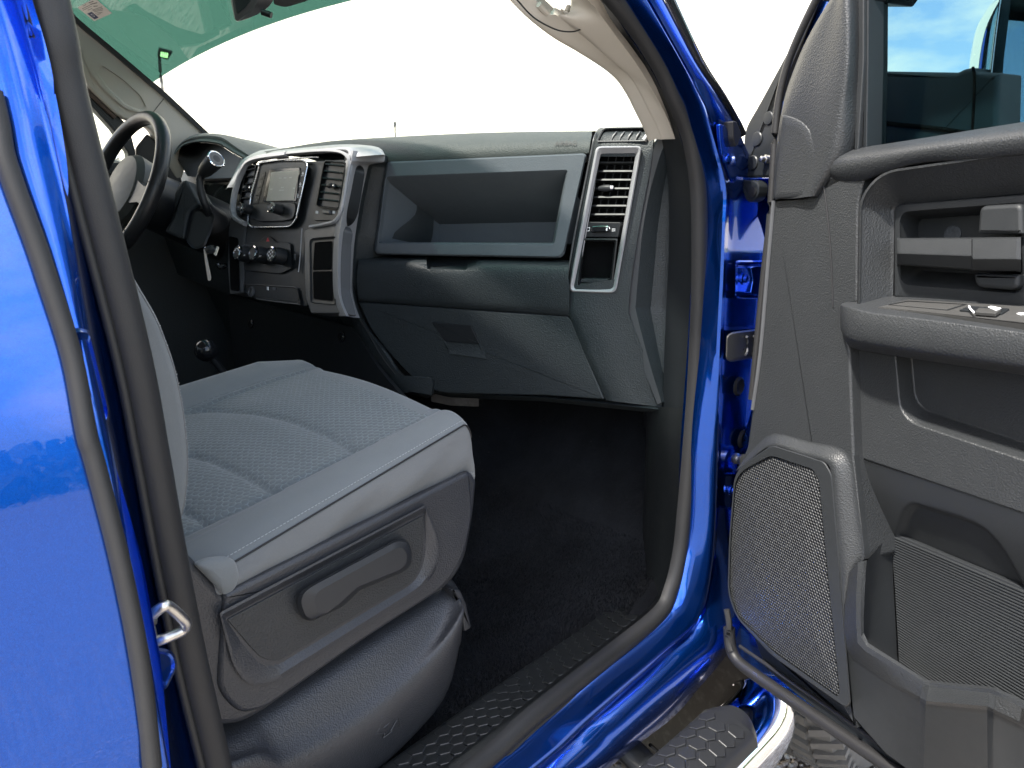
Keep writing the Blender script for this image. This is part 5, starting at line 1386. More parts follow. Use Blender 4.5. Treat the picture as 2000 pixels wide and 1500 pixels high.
# climate panel
clim = relief('climate_panel', CP, [(ZW((300, 300), (560, 262), (640, 180), (740, 180), (830, 280), (1060, 285), (1090, 700), (900, 790), (330, 740)), 4, .0), (ZW((300, 300), (560, 262), (640, 180), (740, 180), (830, 280), (1060, 285), (1090, 700), (900, 790), (330, 740)), 4, .004), (ZW((305, 306), (565, 268), (645, 190), (735, 190), (825, 286), (1055, 292), (1084, 695), (898, 782), (335, 734)), 4, .0055)], M['black'], T)
tag(clim, 'climate panel with three chrome ringed knobs')
plate('hazard_symbol', CP, ZW((690, 195), (716, 262), (662, 264)), .6, .0062, .0008, M['red'], clim, bev=.0002)
M['whiteglow'] = M['white']
for i, q in enumerate(ZW((330, 485), (590, 495), (890, 515))):
    q = (q[0], q[1])
    e = knob('climate_knob', clim, (q[0] + 6, q[1]), .0165, .030)
    KP = Pl(e, CN)
    if i == 2:
        for a in range(6):
            an_ = R(60 * a + 90)
            lathe('knob_symbol', e + Vector((0, 1, 0)) * .0085 * math.cos(an_) + Vector((.26, 0, .966)) * .0085 * math.sin(an_), CN, [(.0023, 0), (.0023, .0004), (.0002, .0005)], M['white'], clim, n=8)
        lathe('knob_symbol', e, CN, [(.0017, 0), (.0017, .0004), (.0002, .0005)], M['white'], clim, n=8)
    elif i == 0:
        tube('knob_symbol', [e + Vector((0, 1, 0)) * .009 * math.cos(R(a)) + Vector((.26, 0, .966)) * .009 * math.sin(R(a)) for a in range(20, 170, 15)], .0014, M['white'], clim, n=6)
        text('knob_symbol', 'A/C', KP, q[0] - 2, q[1], .005, M['white'], clim, off=.0005, depth=.0002)
    else:
        text('knob_symbol', 'AUX', KP, q[0] - 3, q[1] + 1, .005, M['white'], clim, off=.0005, depth=.0002)
    plate('knob_scale', CP, [(q[0] + 27, q[1] - 6), (q[0] + 30, q[1] - 6), (q[0] + 30, q[1] + 6), (q[0] + 27, q[1] + 6)], 1, .0065, .001, M['silver_dark'], clim, bev=.0003)
tube('panel_edge', cat([C(x, y, .005) for x, y in ZW((1250, 50), (1235, 250), (1215, 560), (1190, 760))], 4), .0012, M['silver'], clim, n=6)
tray = relief('lower_tray', CP, [(ZC((210, 1100), (600, 1125), (628, 1252), (300, 1212), (215, 1170)), [4, 6, 6, 4, 4], .0), (ZC((210, 1100), (600, 1125), (628, 1252), (300, 1212), (215, 1170)), [4, 6, 6, 4, 4], .005), (ZC((216, 1107), (596, 1131), (621, 1245), (304, 1206), (222, 1168)), [4, 6, 6, 4, 4], .0055), (ZC((222, 1112), (592, 1137), (615, 1236), (308, 1198), (228, 1164)), [4, 6, 6, 4, 4], .003)], M['black'], T)
tag(tray, 'small dark tray with power socket low in the centre stack')
tube('tray_edge', cat([C(x, y, .006) for x, y in ZC((302, 1213), (400, 1228), (520, 1242), (622, 1254))], 4), .0013, M['silver_dark'], tray, n=6)
plate('usb_mark', CP, ZC((378, 1125), (388, 1126), (388, 1150), (378, 1148)), .4, .006, .002, M['white'], tray, bev=.0003)
plate('usb_mark', CP, ZC((422, 1130), (440, 1132), (438, 1150), (422, 1148)), .4, .006, .002, M['silver_dark'], tray, bev=.0003)
lathe('power_socket', C(*ZC((275, 1165))[0], .002), CN, [(.013, 0), (.013, .005), (.010, .007), (.009, .003), (.0005, .003)], M['silver_dark'], tray, n=18)
# centre vents
def centre_vent(poly, n, tabq, label, parent_poly_r=6):
    v = relief('centre_air_vent', CP, [(poly, parent_poly_r, .0), (poly, parent_poly_r, .006), ([(x + (sum(p[0] for p in poly) / 4 - x) * .05, y + (sum(p[1] for p in poly) / 4 - y) * .04) for x, y in poly], parent_poly_r, .0065), ([(x + (sum(p[0] for p in poly) / 4 - x) * .10, y + (sum(p[1] for p in poly) / 4 - y) * .07) for x, y in poly], parent_poly_r, .001), ([(x + (sum(p[0] for p in poly) / 4 - x) * .12, y + (sum(p[1] for p in poly) / 4 - y) * .08) for x, y in poly], parent_poly_r, -.006)], M['black'], T)
    tag(v, label)
    tl, tr, br, bl = [Vector(p) for p in poly]
    for k in range(n):
        u = .08 + .74 * k / (n - 1)
        a = tl.lerp(bl, u); b = tr.lerp(br, u); a, b = a.lerp(b, .08), a.lerp(b, .92)
        loft('vent_slat', [[C(x, y - 1, .005), C(x, y + 1, .006), C(x, y + 5, -.004), C(x, y + 3, -.004)] for x, y in ((a.x, a.y), (b.x, b.y))], M['black_gloss'], v, cap0=True, cap1=True)
    lathe('vent_tab', C(tabq[0] - 8, tabq[1], .008), Vector((0, -1, 0)), [(.0005, 0), (.0045, .002), (.006, .008), (.0045, .016), (.0005, .017)], M['lever'], v, n=12)
    lathe('tab_cap', C(tabq[0] + 4, tabq[1], .010), Vector((0, -1, 0)), [(.0005, 0), (.004, .001), (.004, .004), (.0005, .005)], M['chrome'], v, n=10)
    return v
cv = centre_vent(ZC((798, 195), (962, 210), (905, 560), (735, 540)), 6, ZC((855, 385))[0], 'centre air vent nearer the passenger')
plate('vent_control', CP, ZC((735, 552), (905, 570), (885, 640), (720, 640)), 4, .004, .01, M['black'], cv, bev=.001)
plate('thumbwheel', CP, ZC((785, 560), (840, 562), (838, 592), (780, 590)), 2, .009, .006, M['silver_dark'], cv, bev=.002)
for x in (745, 868):
    plate('vent_mark', CP, ZC((x - 8, 568), (x + 10, 570), (x + 8, 590), (x - 10, 588)), 1, .0048, .0008, M['white'], cv, bev=.0002)
cv2 = centre_vent(ZC((232, 245), (300, 225), (252, 590), (162, 590)), 6, ZC((240, 400))[0], 'centre air vent nearer the driver')
lathe('vent_thumbwheel', C(*ZC((195, 585))[0], .004), CN, [(.010, 0), (.010, .006), (.008, .009), (.0005, .009)], M['black_gloss'], cv2, n=16)
# lower flank of the stack and the dark underside
rows = []
for a, b, c in (((672, 612), (700, 620), (707, 622)), ((690, 640), (712, 642), (722, 646)), ((720, 690), (742, 688), (757, 690)), ((750, 735), (768, 726), (790, 735)), ((765, 757), (778, 738), (842, 738)), ((772, 775), (800, 765), (842, 772))):
    rows.append([B(a[0] - 14, a[1] + 4, -.06), B(*a, .02), B(*b, .040), B(*c, .034), B(c[0] + 3, c[1], .0)])
lf = surf('lower_console_flank', catr(rows, 2, 4), M['dash'], T)
tag(lf, 'dark lower side of the centre console')
tube('flank_seam', cat([B(x, y, .041) for x, y in ((703, 625), (722, 655), (748, 700), (772, 731))], 4), .0012, M['seal_black'], lf, n=6)
# under-dash dark box between the stack and the floor
ud = loft('under_dash', [[Vector((x, y, z)) for x, z in ((1.0, 1.26), (1.10, 1.0), (1.22, .92), (1.42, .95), (1.60, 1.2), (1.6, 1.45), (1.1, 1.45))] for y in (1.5, 1.7, 1.9, 2.34)], M['dash'], T, cap0=True, cap1=True)
ud2 = loft('dash_lower_edge', [[B(x, y + q, o) for q, o in ((-6, .0), (0, .012), (6, -.01), (8, -.08), (-6, -.08))] for x, y in ((830, 762), (880, 768), (960, 772), (1060, 776), (1180, 788), (1290, 800))], M['dash'], T, cap0=True, cap1=True)
tag(ud2, 'rough brown grey lower lip of the dash')
loft('brace', [[B(x, y + q, o) for q, o in ((-8, .0), (8, .0), (8, -.08), (-8, -.08))] for x, y in ((842, 776), (880, 784), (935, 786))], M['liner'], ud2, cap0=True, cap1=True)
bx = box('under_dash_back', (1.42, .80, .95), (1.44, 1.4, 1.5), M['dash'], T)
# console wall below the stack
rows = []
for y0, a in ((0, 0),):
    pass
cw = surf('console_wall', catr([[PX(1.02).hit(*p) for p in r] for r in ([(445, 575), (520, 596), (607, 618), (690, 640)], [(450, 640), (540, 660), (630, 690), (740, 720)], [(460, 740), (560, 760), (660, 780), (800, 790)])], 3, 3), M['black'], T, th=.01)
tag(cw, 'dark panel under the centre stack')
for q in ((493, 632), (670, 658)):
    lathe('socket', PX(1.02).hit(*q) - Vector((.003, 0, 0)), (-1, 0, .2), [(.013, 0), (.013, .004), (.009, .006), (.008, .002), (.0005, .002)], M['black_gloss'], cw, n=16)

# instrument cluster
KX = Pl((.98, 1.98, 1.5), (-.97, -.1, .2))
def K(x, y, o=0.0): return KX.hit(x, y, o)
arc_i = ZAI((445, 1090), (470, 1040), (560, 960), (700, 920), (860, 912), (1020, 935), (1100, 965), (1250, 1060), (1440, 1165), (1560, 1240))
arc_o = ZAI((435, 1060), (470, 985), (560, 890), (700, 830), (860, 805), (1020, 815), (1150, 850), (1320, 960), (1500, 1070), (1640, 1140))
arc_b = ZAI((600, 870), (640, 850), (700, 826), (780, 806), (870, 800), (1060, 810), (1300, 850), (1560, 900), (1800, 965), (1960, 1010))
rows = [[K(*p, -.16) for p in arc_i], [K(*p, -.005) for p in arc_i], [K(p[0], p[1], .0) for p in [(a[0] * .5 + b[0] * .5, a[1] * .5 + b[1] * .5) for a, b in zip(arc_i, arc_o)]], [K(*p, -.012) for p in arc_o], [K(*p, -.16) for p in arc_b], [K(*p, -.26) + Vector((.02, 0, -.04)) for p in arc_b]]
hood = surf('cluster_hood', catr(rows, 3, 3), M['dash_top'], T, sharp=50)
tag(hood, 'arched hood over the instrument cluster')
loft('hood_shade_panel', [[K(x, y, o) for x, y in [(p[0], p[1] + 1) for p in arc_i] + [(500, 346), (400, 349), (366, 344)]] for o in (-.045, -.055)], M['black'], hood, cap0=True, cap1=True)  # black sheet across the arch in place of the shade under the hood
# gauge pack
gz = ZB((868, 622), (1128, 606), (1112, 700), (1070, 890), (925, 850))
gq = Pl(K(430, 390, -.10), (-.97, -.08, .2))
def gaugemat():
    t = NT('gauge_face'); t.set(Roughness=.4)
    t.l(t.mix(t.noise(30, 3), (.075, .095, .095), (.12, .14, .135)), t.b.inputs['Base Color'])
    return t.m
gauge = plate('instrument_cluster', gq, [(395, 352), (466, 350), (462, 430), (405, 424)], 3, -.02, .02, gaugemat(), T)
tag(gauge, 'instrument cluster with white dial arcs and red needle')
plate('cluster_lens', gq, gz, 2, .0, .002, M['gauge'], gauge, bev=.0004)
tube('dial_ring', cat([gq.hit(*p, -.015) for p in ZAB((620, 330), (640, 240), (690, 120), (770, 40), (830, 0))], 5), .0022, M['white'], gauge, n=6)
tube('dial_ring', cat([gq.hit(*p, -.015) for p in ZAB((655, 330), (672, 250), (715, 140), (785, 60))], 5), .0012, M['silver'], gauge, n=6)
tube('dial_ring', [gq.hit(*p, -.015) for p in ZAB(*[(740 + 42 * math.cos(R(a)), 355 + 68 * math.sin(R(a))) for a in range(-160, 120, 20)])], .0010, M['silver'], gauge, n=6)
for a, b in (((660, 360), (700, 240)), ((685, 340), (740, 250)), ((690, 300), (755, 290))):
    tube('needle', [gq.hit(*p, -.012) for p in ZAB(a, b)], .0016, M['red'], gauge, n=6)
loft('cluster_housing', [[gq.hit(x, y, o) for x, y in ((340, 330), (398, 345), (400, 425), (440, 432), (475, 432), (480, 470), (330, 470))] for o in (-.002, -.1)], M['dash'], gauge, cap0=True, cap1=True)
plate('cluster_sill', gq, [(396, 418), (424, 414), (448, 424), (470, 424), (470, 460), (396, 460)], 2, .01, .06, M['black'], gauge)
plate('cluster_top', gq, [(392, 344), (470, 340), (470, 350), (396, 355)], 2, .01, .06, M['black'], gauge)

# steering wheel and column
wn_ = Vector((-math.cos(R(24)), -.04, math.sin(R(24)))).normalized()
wc = Vector((.735, 2.085, 1.448))
wu = Vector((0, -1, 0)); wu = (wu - wn_ * wu.dot(wn_)).normalized(); wv_ = wn_.cross(wu)
if wv_.z < 0: wv_ = -wv_
def WP(a, r_, h=0): return wc + wu * (r_ * math.cos(a)) + wv_ * (r_ * math.sin(a)) + wn_ * h
ring = [WP(2 * math.pi * i / 64, .188) for i in range(64)]
sw_ = sweep('steering_wheel', ring, circ(.0165, 14, .0185), M['leather'], T, up=wn_, closed=True)
tag(sw_, 'black leather rimmed steering wheel')
for a in (R(2), R(-38)):
    tube('rim_seam', [WP(a, .188 + .0172 * math.cos(t), .0192 * math.sin(t)) for t in [i * 2 * math.pi / 16 for i in range(16)]], .0007, M['seal_black'], sw_, closed=True, n=5)
M['hub'] = plastic('hub_airbag', (.065, .068, .062), .5, .2, 700)
hb = lathe('wheel_hub', wc - wn_ * .02, wn_, [(.055, -.05), (.088, -.02), (.092, .012), (.082, .028), (.05, .038), (.0005, .042)], M['hub'], sw_, n=36)
for a in (R(-8), R(188), R(270)):
    d_ = wu * math.cos(a) + wv_ * math.sin(a)
    loft('spoke', [[wc + d_ * r_ + wn_.cross(d_) * s * w + wn_ * h for s, h in ((-1, -.02), (1, -.02), (1, .004), (-1, .004))] for r_, w in ((.07, .032), (.13, .02), (.185, .026))], M['black'], sw_, cap0=True, cap1=True)
col = tube('steering_column', [wc - wn_ * .05, wc - wn_ * .08, wc - wn_ * .14, wc - wn_ * .26, wc - wn_ * .36], .072, M['black'], T, n=24, scale=lambda u: 1.0 if u < .3 else 1.0 + .1 * u)
tag(col, 'dark steering column shroud with shift lever')
kq = Pl((.86, 1.83, 1.5), (-.8, -.6, .1))
LS = kq.hit
shaft = cat([LS(*p, o) for p, o in ((ZB((930, 920))[0], -.05), (ZB((895, 830))[0], -.01), (ZB((850, 700))[0], 0), (ZB((838, 610))[0], 0), (ZB((868, 545))[0], 0))], 5)
tube('shift_lever', shaft, .0095, M['black'], col, n=12)
a0, a1 = LS(*ZB((862, 556))[0]), LS(*ZB((972, 440))[0], .03)
ax = (a1 - a0).normalized(); ln = (a1 - a0).length
lathe('shift_knob', a0, ax, [(.0005, -.004), (.012, 0), (.0165, ln * .2), (.0195, ln * .6), (.0205, ln * .96), (.019, ln), (.0005, ln + .001)], M['lever'], col, n=22)
lathe('knob_ring', a0, ax, [(.0203, ln * .955), (.0215, ln * .985), (.0195, ln * 1.01), (.0180, ln * 1.0)], M['chrome'], col, n=24)
lathe('knob_cap', a0, ax, [(.0180, ln * .99), (.0180, ln * 1.006), (.0005, ln * 1.01)], M['silver_dark'], col, n=22)
lathe('lever_boot', LS(*ZB((925, 900))[0], -.05), (LS(*ZB((850, 700))[0]) - LS(*ZB((925, 900))[0], -.05)).normalized(), [(.04, -.02), (.038, .0), (.022, .02), (.012, .04), (.0005, .041)], M['seal_black'], col, n=18)
plate('column_cover', Pl(LS(380, 400, -.03), (-.75, -.62, .2)), ZB((640, 700), (690, 610), (740, 600), (760, 640), (850, 800), (760, 860), (720, 1080), (560, 1010), (630, 880)), 6, .0, .08, M['dash'], col, bev=.008, steps=3)
relief('boot_surround', Pl(LS(390, 440, -.02), (-.75, -.62, .2)), [(ZB((790, 830), (900, 840), (960, 880), (930, 1010), (880, 1130), (790, 1150), (730, 1080), (760, 950)), 8, .0), (ZB((790, 830), (900, 840), (960, 880), (930, 1010), (880, 1130), (790, 1150), (730, 1080), (760, 950)), 8, .010), (ZB((800, 850), (895, 858), (940, 895), (912, 1010), (868, 1110), (795, 1128), (745, 1072), (775, 955)), 8, .004)], M['black'], col)
plate('knee_panel', Pl((.98, 2.0, 1.25), (-.95, -.1, -.25)), [(200, 430), (440, 470), (452, 580), (300, 520), (220, 500)], 6, .0, .05, M['dash'], T, bev=.006)
tg = tube('tilt_lever', cat([LS(*p, .0) for p in ZAB((720, 1160), (735, 1200), (770, 1215), (835, 1180))], 4), .006, M['black_gloss'], col, n=10)
for pts in (((500, 1240), (520, 1290), (540, 1270)), ((615, 1280), (640, 1320), (690, 1335))):
    tube('pedal_link', cat([PX(1.15).hit(*p) for p in ZB(*pts)], 4), .005, M['zinc'], ud, n=8)
# ignition key (held by the column)
kb = LS(413, 488, .012)
key = top('ignition_key', kb, 'key in the ignition with a pale strip tag hanging from its ring', 'key')
ka = Vector((-.55, -.8, .1)).normalized()
lathe('key_head', kb - ka * .02, ka, [(.012, 0), (.013, .014), (.013, .030), (.010, .036), (.0005, .037)], M['black_gloss'], key, n=16)
plate('key_blade', Pl(LS(422, 485, .02), (-.6, -.75, .1)), ZAB((700, 900), (735, 925), (690, 1055), (645, 1020)), 2, .0, .004, M['zinc'], key, bev=.001)
tube('key_ring', [LS(405 + 5.5 * math.cos(t), 487 + 6 * math.sin(t), .02 + .002 * math.sin(2 * t)) for t in [i * 2 * math.pi / 18 for i in range(18)]], .0013, M['chrome'], key, closed=True, n=6)
M['tagstrip'] = plastic('pale_tag', (.55, .50, .44), .5)
plate('key_tag', Pl(LS(408, 520, .022), (-.7, -.68, .1)), ZAB((503, 935), (532, 965), (560, 1100), (615, 1370), (600, 1415), (568, 1412), (520, 1100)), 3, .0, .003, M['tagstrip'], key, bev=.001)

# transfer case lever with ball knob
bk_ = Vector(PY(1.62).hit(402, 684))
tl = tube('floor_lever', cat([Vector((bk_.x + .08, 1.62, .76)), bk_ + Vector((.05, 0, -.10)), bk_ + Vector((.012, 0, -.02))], 5), .008, M['black'], T, n=10)
tag(tl, 'floor shift lever with a round glossy ball knob')
lathe('ball_knob', bk_, (0, 0, 1), [(.0005, -.024)] + [(.0245 * math.cos(R(a)), .0245 * math.sin(R(a))) for a in range(-80, 90, 10)] + [(.0005, .0245)], M['black_gloss'], tl, n=24)

# ================================================================== windscreen, pillar trims, mirror
def wsx(y, z): return 1.225 - (z - 1.598) / .72 - .055 * ((y - 1.6) / .75) ** 2
rows = []
for i in range(13):
    z = 1.42 + (2.03 - 1.42) * i / 12
    rows.append([Vector((wsx(y, z), y, z)) for y in [.80 + (2.40 - .80) * j / 16 for j in range(17)]])
ws_ = surf('windscreen', rows, M['glass'], T)
tag(ws_, 'windscreen with green shade band along the top')
def bandz(y): return 1.80 - .046 * ((y - 1.6) / .75) ** 2
rows = []
for i in range(5):
    rows.append([Vector((wsx(y, bandz(y) + (2.03 - bandz(y)) * i / 4) - .004, y, bandz(y) + (2.03 - bandz(y)) * i / 4 - .003)) for y in [.86 + (2.42 - .86) * j / 24 for j in range(25)]])
tb = surf('shade_band', rows, M['tint'], ws_)
WS = Pl((wsx(2.2, 1.85) - .012, 2.2, 1.85), Vector((-.58, -.06, -.81)))
stkr = plate('windscreen_sticker', WS, ZX((385, 180), (740, -10), (860, -5), (1240, 325), (800, 520)), 1, .0, .0006, plastic('sticker_paper', (.80, .78, .74), .6), ws_, bev=.0002)
M['ink'] = plastic('sticker_ink', (.10, .09, .09), .6)
M['inkblue'] = plastic('sticker_blue', (.02, .04, .12), .5)
plate('sticker_block', WS, ZX((625, 335), (735, 290), (905, 430), (810, 475)), .8, .0006, .0003, M['inkblue'], ws_, bev=.0001)
for a, b, w in (((500, 215), (690, 125), 9), ((520, 250), (735, 150), 9), ((640, 250), (750, 200), 9), ((745, 245), (990, 165), 9), ((770, 262), (1010, 205), 8), ((790, 285), (1010, 240), 8), ((820, 320), (1000, 300), 8), ((700, 100), (870, 60), 16), ((780, 150), (880, 140), 14), ((660, 65), (780, 25), 14), ((520, 145), (600, 110), 9), ((860, 355), (960, 330), 8)):
    d_ = Vector(b) - Vector(a); n_ = Vector((-d_.y, d_.x)).normalized() * w
    plate('sticker_line', WS, ZX(a, b, tuple(Vector(b) + n_), tuple(Vector(a) + n_)), .3, .0006, .0003, M['ink'], ws_, bev=.0001)
q = ZX((765, 375), (800, 405))
text('sticker_lettering', 'D', WS, *q[0], .014, M['white'], ws_, off=.001, ends=q[1], depth=.0002)
# dotted dark patch round the mirror foot
FR = Pl((wsx(1.6, 1.85) - .02, 1.6, 1.85), Vector((-.58, 0, -.81)))
plate('mirror_foot_patch', FR, [(534, 8), (535, -60), (640, -60), (606, 0), (564, 13), (552, 14)], [4, 4, 4, 10, 10, 10], .0, .003, plastic('frit_dots', (.07, .075, .075), .6), ws_, bev=.0005)
# driver side pillar trim
AL = Pl((.95, 2.335, 1.8), (-.12, -1, -.10))
ap = ZA((440, -60), (505, -20), (512, 30), (560, 112), (640, 192), (900, 412), (1150, 625), (1290, 745), (1610, 1052), (1560, 1140), (1480, 1220), (1420, 1400), (1380, 1400), (1240, 1140), (1180, 1000), (930, 918), (690, 690), (600, 470), (500, 100))
lp_ = plate('pillar_trim', AL, ap, [4, 4, 20, 30, 20, 4, 4, 4, 10, 10, 10, 4, 4, 20, 20, 20, 20, 20, 10], .0, .05, M['beige'], T, bev=.006, steps=3)
tag(lp_, 'beige windscreen pillar trim on the driver side')
go = ZA((700, 560), (720, 490), (790, 475), (960, 590), (1130, 740), (1165, 850), (1120, 890), (980, 850), (800, 690))
gi = ZA((745, 560), (755, 520), (800, 510), (950, 610), (1105, 750), (1150, 850), (1110, 875), (990, 830), (840, 690))
relief('grab_handle', AL, [(go, 14, .0), (go, 14, .006), (gi, 12, .006), ([(x * .9 + 238 * .1, y * .9 + 172 * .1) for x, y in gi], 10, .0015)], M['beige'], lp_)
tube('trim_seam', [AL.hit(*p, .0062) for p in ZA((1280, 770), (1175, 905))], .0009, M['seal'], lp_, n=5)
sweep('glass_edge_seal', cat([AL.hit(*p, .004) for p in ZA((500, -30), (515, 35), (565, 115), (645, 192), (900, 405), (1150, 618), (1290, 735), (1620, 1045))], 5), [(-.004, -.03), (.009, -.03), (.009, .004), (-.004, .004)], M['black'], lp_, up=AL.n)
# driver door window frame behind the wheel
DW = Pl((1.0, 2.38, 1.5), (0, -1, 0))
plate('window_frame', DW, ZA((600, 640), (690, 690), (1010, 985), (1060, 1180), (1060, 1340), (1020, 1340), (1000, 1190), (880, 1010), (690, 800), (600, 720)), 3, .0, .03, M['black'], ddr, bev=.003)
tube('frame_bright_edge', [DW.hit(*p, .004) for p in ZA((640, 680), (700, 730), (900, 920))], .006, plastic('brown_seal', (.12, .085, .07), .5), ddr, n=8)
plate('window_glass', DW, ZA((560, 640), (690, 760), (870, 990), (1010, 1080), (1030, 1290), (560, 1290)), 2, -.012, .004, M['glass'], ddr, bev=.0006)
plate('door_top', DW, ZA((540, 1265), (1030, 1265), (1060, 1420), (540, 1420)), 2, .02, .05, M['dash'], ddr, bev=.006)
plate('pillar_base', Pl((1.1, 2.33, 1.4), (-.3, -1, 0)), ZA((1150, 1040), (1260, 1150), (1400, 1340), (1460, 1560), (1060, 1560), (1060, 1150)), 6, .0, .04, M['black'], ddr, bev=.004)
LM = Pl((1.12, 2.62, 1.45), (-.85, -.5, .1))
lm = relief('driver_side_mirror', LM, [(ZA((780, 1220), (800, 1140), (870, 1080), (920, 1130), (940, 1250)), [4, 10, 10, 20, 4], -.06), (ZA((780, 1220), (800, 1140), (870, 1080), (920, 1130), (940, 1250)), [4, 10, 10, 20, 4], -.02), (ZA((800, 1215), (815, 1150), (865, 1105), (905, 1140), (920, 1240)), [4, 10, 10, 20, 4], .0)], M['mirrorshell'], T)
tag(lm, 'chrome outside mirror seen through the driver window')
plate('mirror_base', LM, ZA((800, 1300), (850, 1255), (900, 1240), (980, 1270), (980, 1310)), 4, .0, .05, M['black'], lm, bev=.004)
# passenger side pillar trim with grab handle loop
Lc = ZS((-70, -80), (50, 50), (200, 190), (380, 330), (560, 430), (800, 570), (920, 680), (1000, 800), (1060, 920), (1130, 1065), (1175, 1180))
Hl = ZS((150, -80), (232, 40), (318, 120), (400, 140), (620, 320), (850, 520), (980, 620), (1070, 760), (1140, 900), (1225, 1070), (1270, 1185))
Hr = ZS((500, -80), (500, 60), (470, 120), (400, 140), (620, 320), (850, 520), (980, 620), (1070, 760), (1140, 900), (1225, 1070), (1270, 1185))
Rc = ZS((560, -80), (700, 60), (790, 180), (900, 330), (1020, 490), (1120, 640), (1200, 780), (1260, 880), (1300, 960), (1345, 1065), (1385, 1180))
yl = [.905, .90, .89, .88, .87, .86, .855, .85, .847, .844, .844]
rowsA = []; rowsB = []
for i in range(11):
    a = PY(yl[i]).hit(*Lc[i]); hl_ = PY(yl[i] - .03).hit(*Hl[i]); hr_ = PY(yl[i] - .03 if i > 2 else yl[i] - .05).hit(*Hr[i]); b = PY(.79).hit(*Rc[i])
    rowsA.append([a + Vector((.05, .0, .01)), a, a.lerp(hl_, .35) + Vector((-.008, .006, -.004)), a.lerp(hl_, .75) + Vector((-.006, .004, 0)), hl_])
    rowsB.append([hr_, hr_.lerp(b, .3) + Vector((-.004, .004, 0)), hr_.lerp(b, .7), b])
rp = surf('pillar_trim', catr(rowsA, 3, 4), M['beige'], T, th=.014, sharp=60)
tag(rp, 'beige windscreen pillar trim with grab handle on the passenger side')
surf('pillar_trim_outer', catr(rowsB, 3, 4), M['beige'], rp, th=.014, sharp=60)
tube('handle_edge', cat([p + Vector((-.003, 0, 0)) for p in [PY(.865).hit(*q) for q in ZS((238, 40), (318, 122), (400, 140), (465, 122), (496, 60))]], 5), .005, M['beige'], rp, n=8)
tube('trim_seam', cat([PY(.850 - .004 * k).hit(*q) - Vector((.012, 0, 0)) for k, q in enumerate(ZS((90, 10), (230, 160), (400, 255), (520, 280), (620, 262), (760, 185)))], 5), .0012, M['seal'], rp, n=6)
# interior mirror
RM = Pl((.82, 1.52, 1.79), (-.80, -.55, -.22))
rm = relief('interior_mirror', RM, [(ZU((460, 360), (800, 190), (960, 0), (1000, -300), (40, -300), (180, 370), (260, 420)), [10, 10, 20, 4, 4, 10, 10], -.05), (ZU((260, 420), (700, 260), (960, 20), (1000, -300), (60, -300), (180, 370), (220, 415)), [10, 20, 20, 4, 4, 10, 10], -.015), (ZU((250, 410), (560, 150), (640, 0), (700, -300), (90, -300), (190, 360), (215, 400)), [10, 20, 20, 4, 4, 10, 10], .0)], M['silver_dark'], T)
tag(rm, 'inside rear view mirror hanging at the top of the windscreen')
plate('mirror_glass', RM, ZU((225, 285), (400, 140), (500, 0), (560, -300), (120, -300)), 3, .001, .003, metal('mirror_silver_inner', (.40, .46, .45), .03), rm, bev=.0006)
tube('mirror_toggle', [RM.hit(*p, .005) for p in ZU((720, 235), (900, 300))], .006, M['black'], rm, n=10)
tube('mirror_arm', [RM.hit(*p, -.03) for p in ZU((700, 100), (760, -300))], .012, M['black'], rm, n=10)

# ================================================================== PASSENGER SEAT
def ztop(x, y):
    k = .05 + .22 * min(max(.77 - x, 0), .4)
    z = 1.09 - .253 * (.79 - x) + (y - .85) * k
    z += .022 * math.exp(-((y - 1.335) / .05) ** 2) * (1.0 if x < .68 else max(0, 1 - (x - .68) / .09))
    z += .006 * math.exp(-((y - .885) / .03) ** 2)
    if .92 < y < 1.27:                                     # gently crowned insert
        u = (y - .92) / .35; z += .010 * math.sin(math.pi * u) - .004
    return z
def surf_hit(px, py):
    d = ray(px, py); lo, hi = .7, 1.9
    f = lambda t: (EYE + d * t).z - ztop((EYE + d * t).x, (EYE + d * t).y)
    for _ in range(40):
        m = (lo + hi) / 2
        if f(m) > 0: lo = m
        else: hi = m
    p = EYE + d * lo
    return (p.x, p.y)
arcs = [[(372, 800), (400, 797), (430, 797), (500, 802), (560, 814), (640, 845), (690, 876)], [(372, 884), (410, 893), (450, 910), (500, 936), (535, 955)], [(352, 990), (385, 1005), (415, 1032)]]
arcs = [[surf_hit(*p) for p in a] for a in arcs]
def groove(x, y):
    g = 0
    for k, a in enumerate(arcs):
        dm = 9
        for (x0, y0), (x1, y1) in zip(a, a[1:]):
            vx, vy = x1 - x0, y1 - y0; L = vx * vx + vy * vy
            t = min(max(((x - x0) * vx + (y - y0) * vy) / L, 0), 1)
            dm = min(dm, math.hypot(x - x0 - vx * t, y - y0 - vy * t))
        g += .0055 * math.exp(-(dm / .0045) ** 2) + .0045 * math.exp(-(dm / .022) ** 2)
    return g
yin = lambda x: .905 + .085 * min(max(.79 - x, 0), .45)     # seam between bolster and insert
yfar = 1.285
us = []
NB = 26
for k in range(11): us.append(('side', k / 10))
for k in range(1, 17): us.append(('bol', k / 16))
for k in range(1, 111): us.append(('ins', k / 110))
for k in range(1, 15): us.append(('far', k / 14))
for k in range(1, 9): us.append(('fs', k / 8))
vs = [k / 150 for k in range(151)]
rows = []; 
rng = random.Random(9)
XF = .757
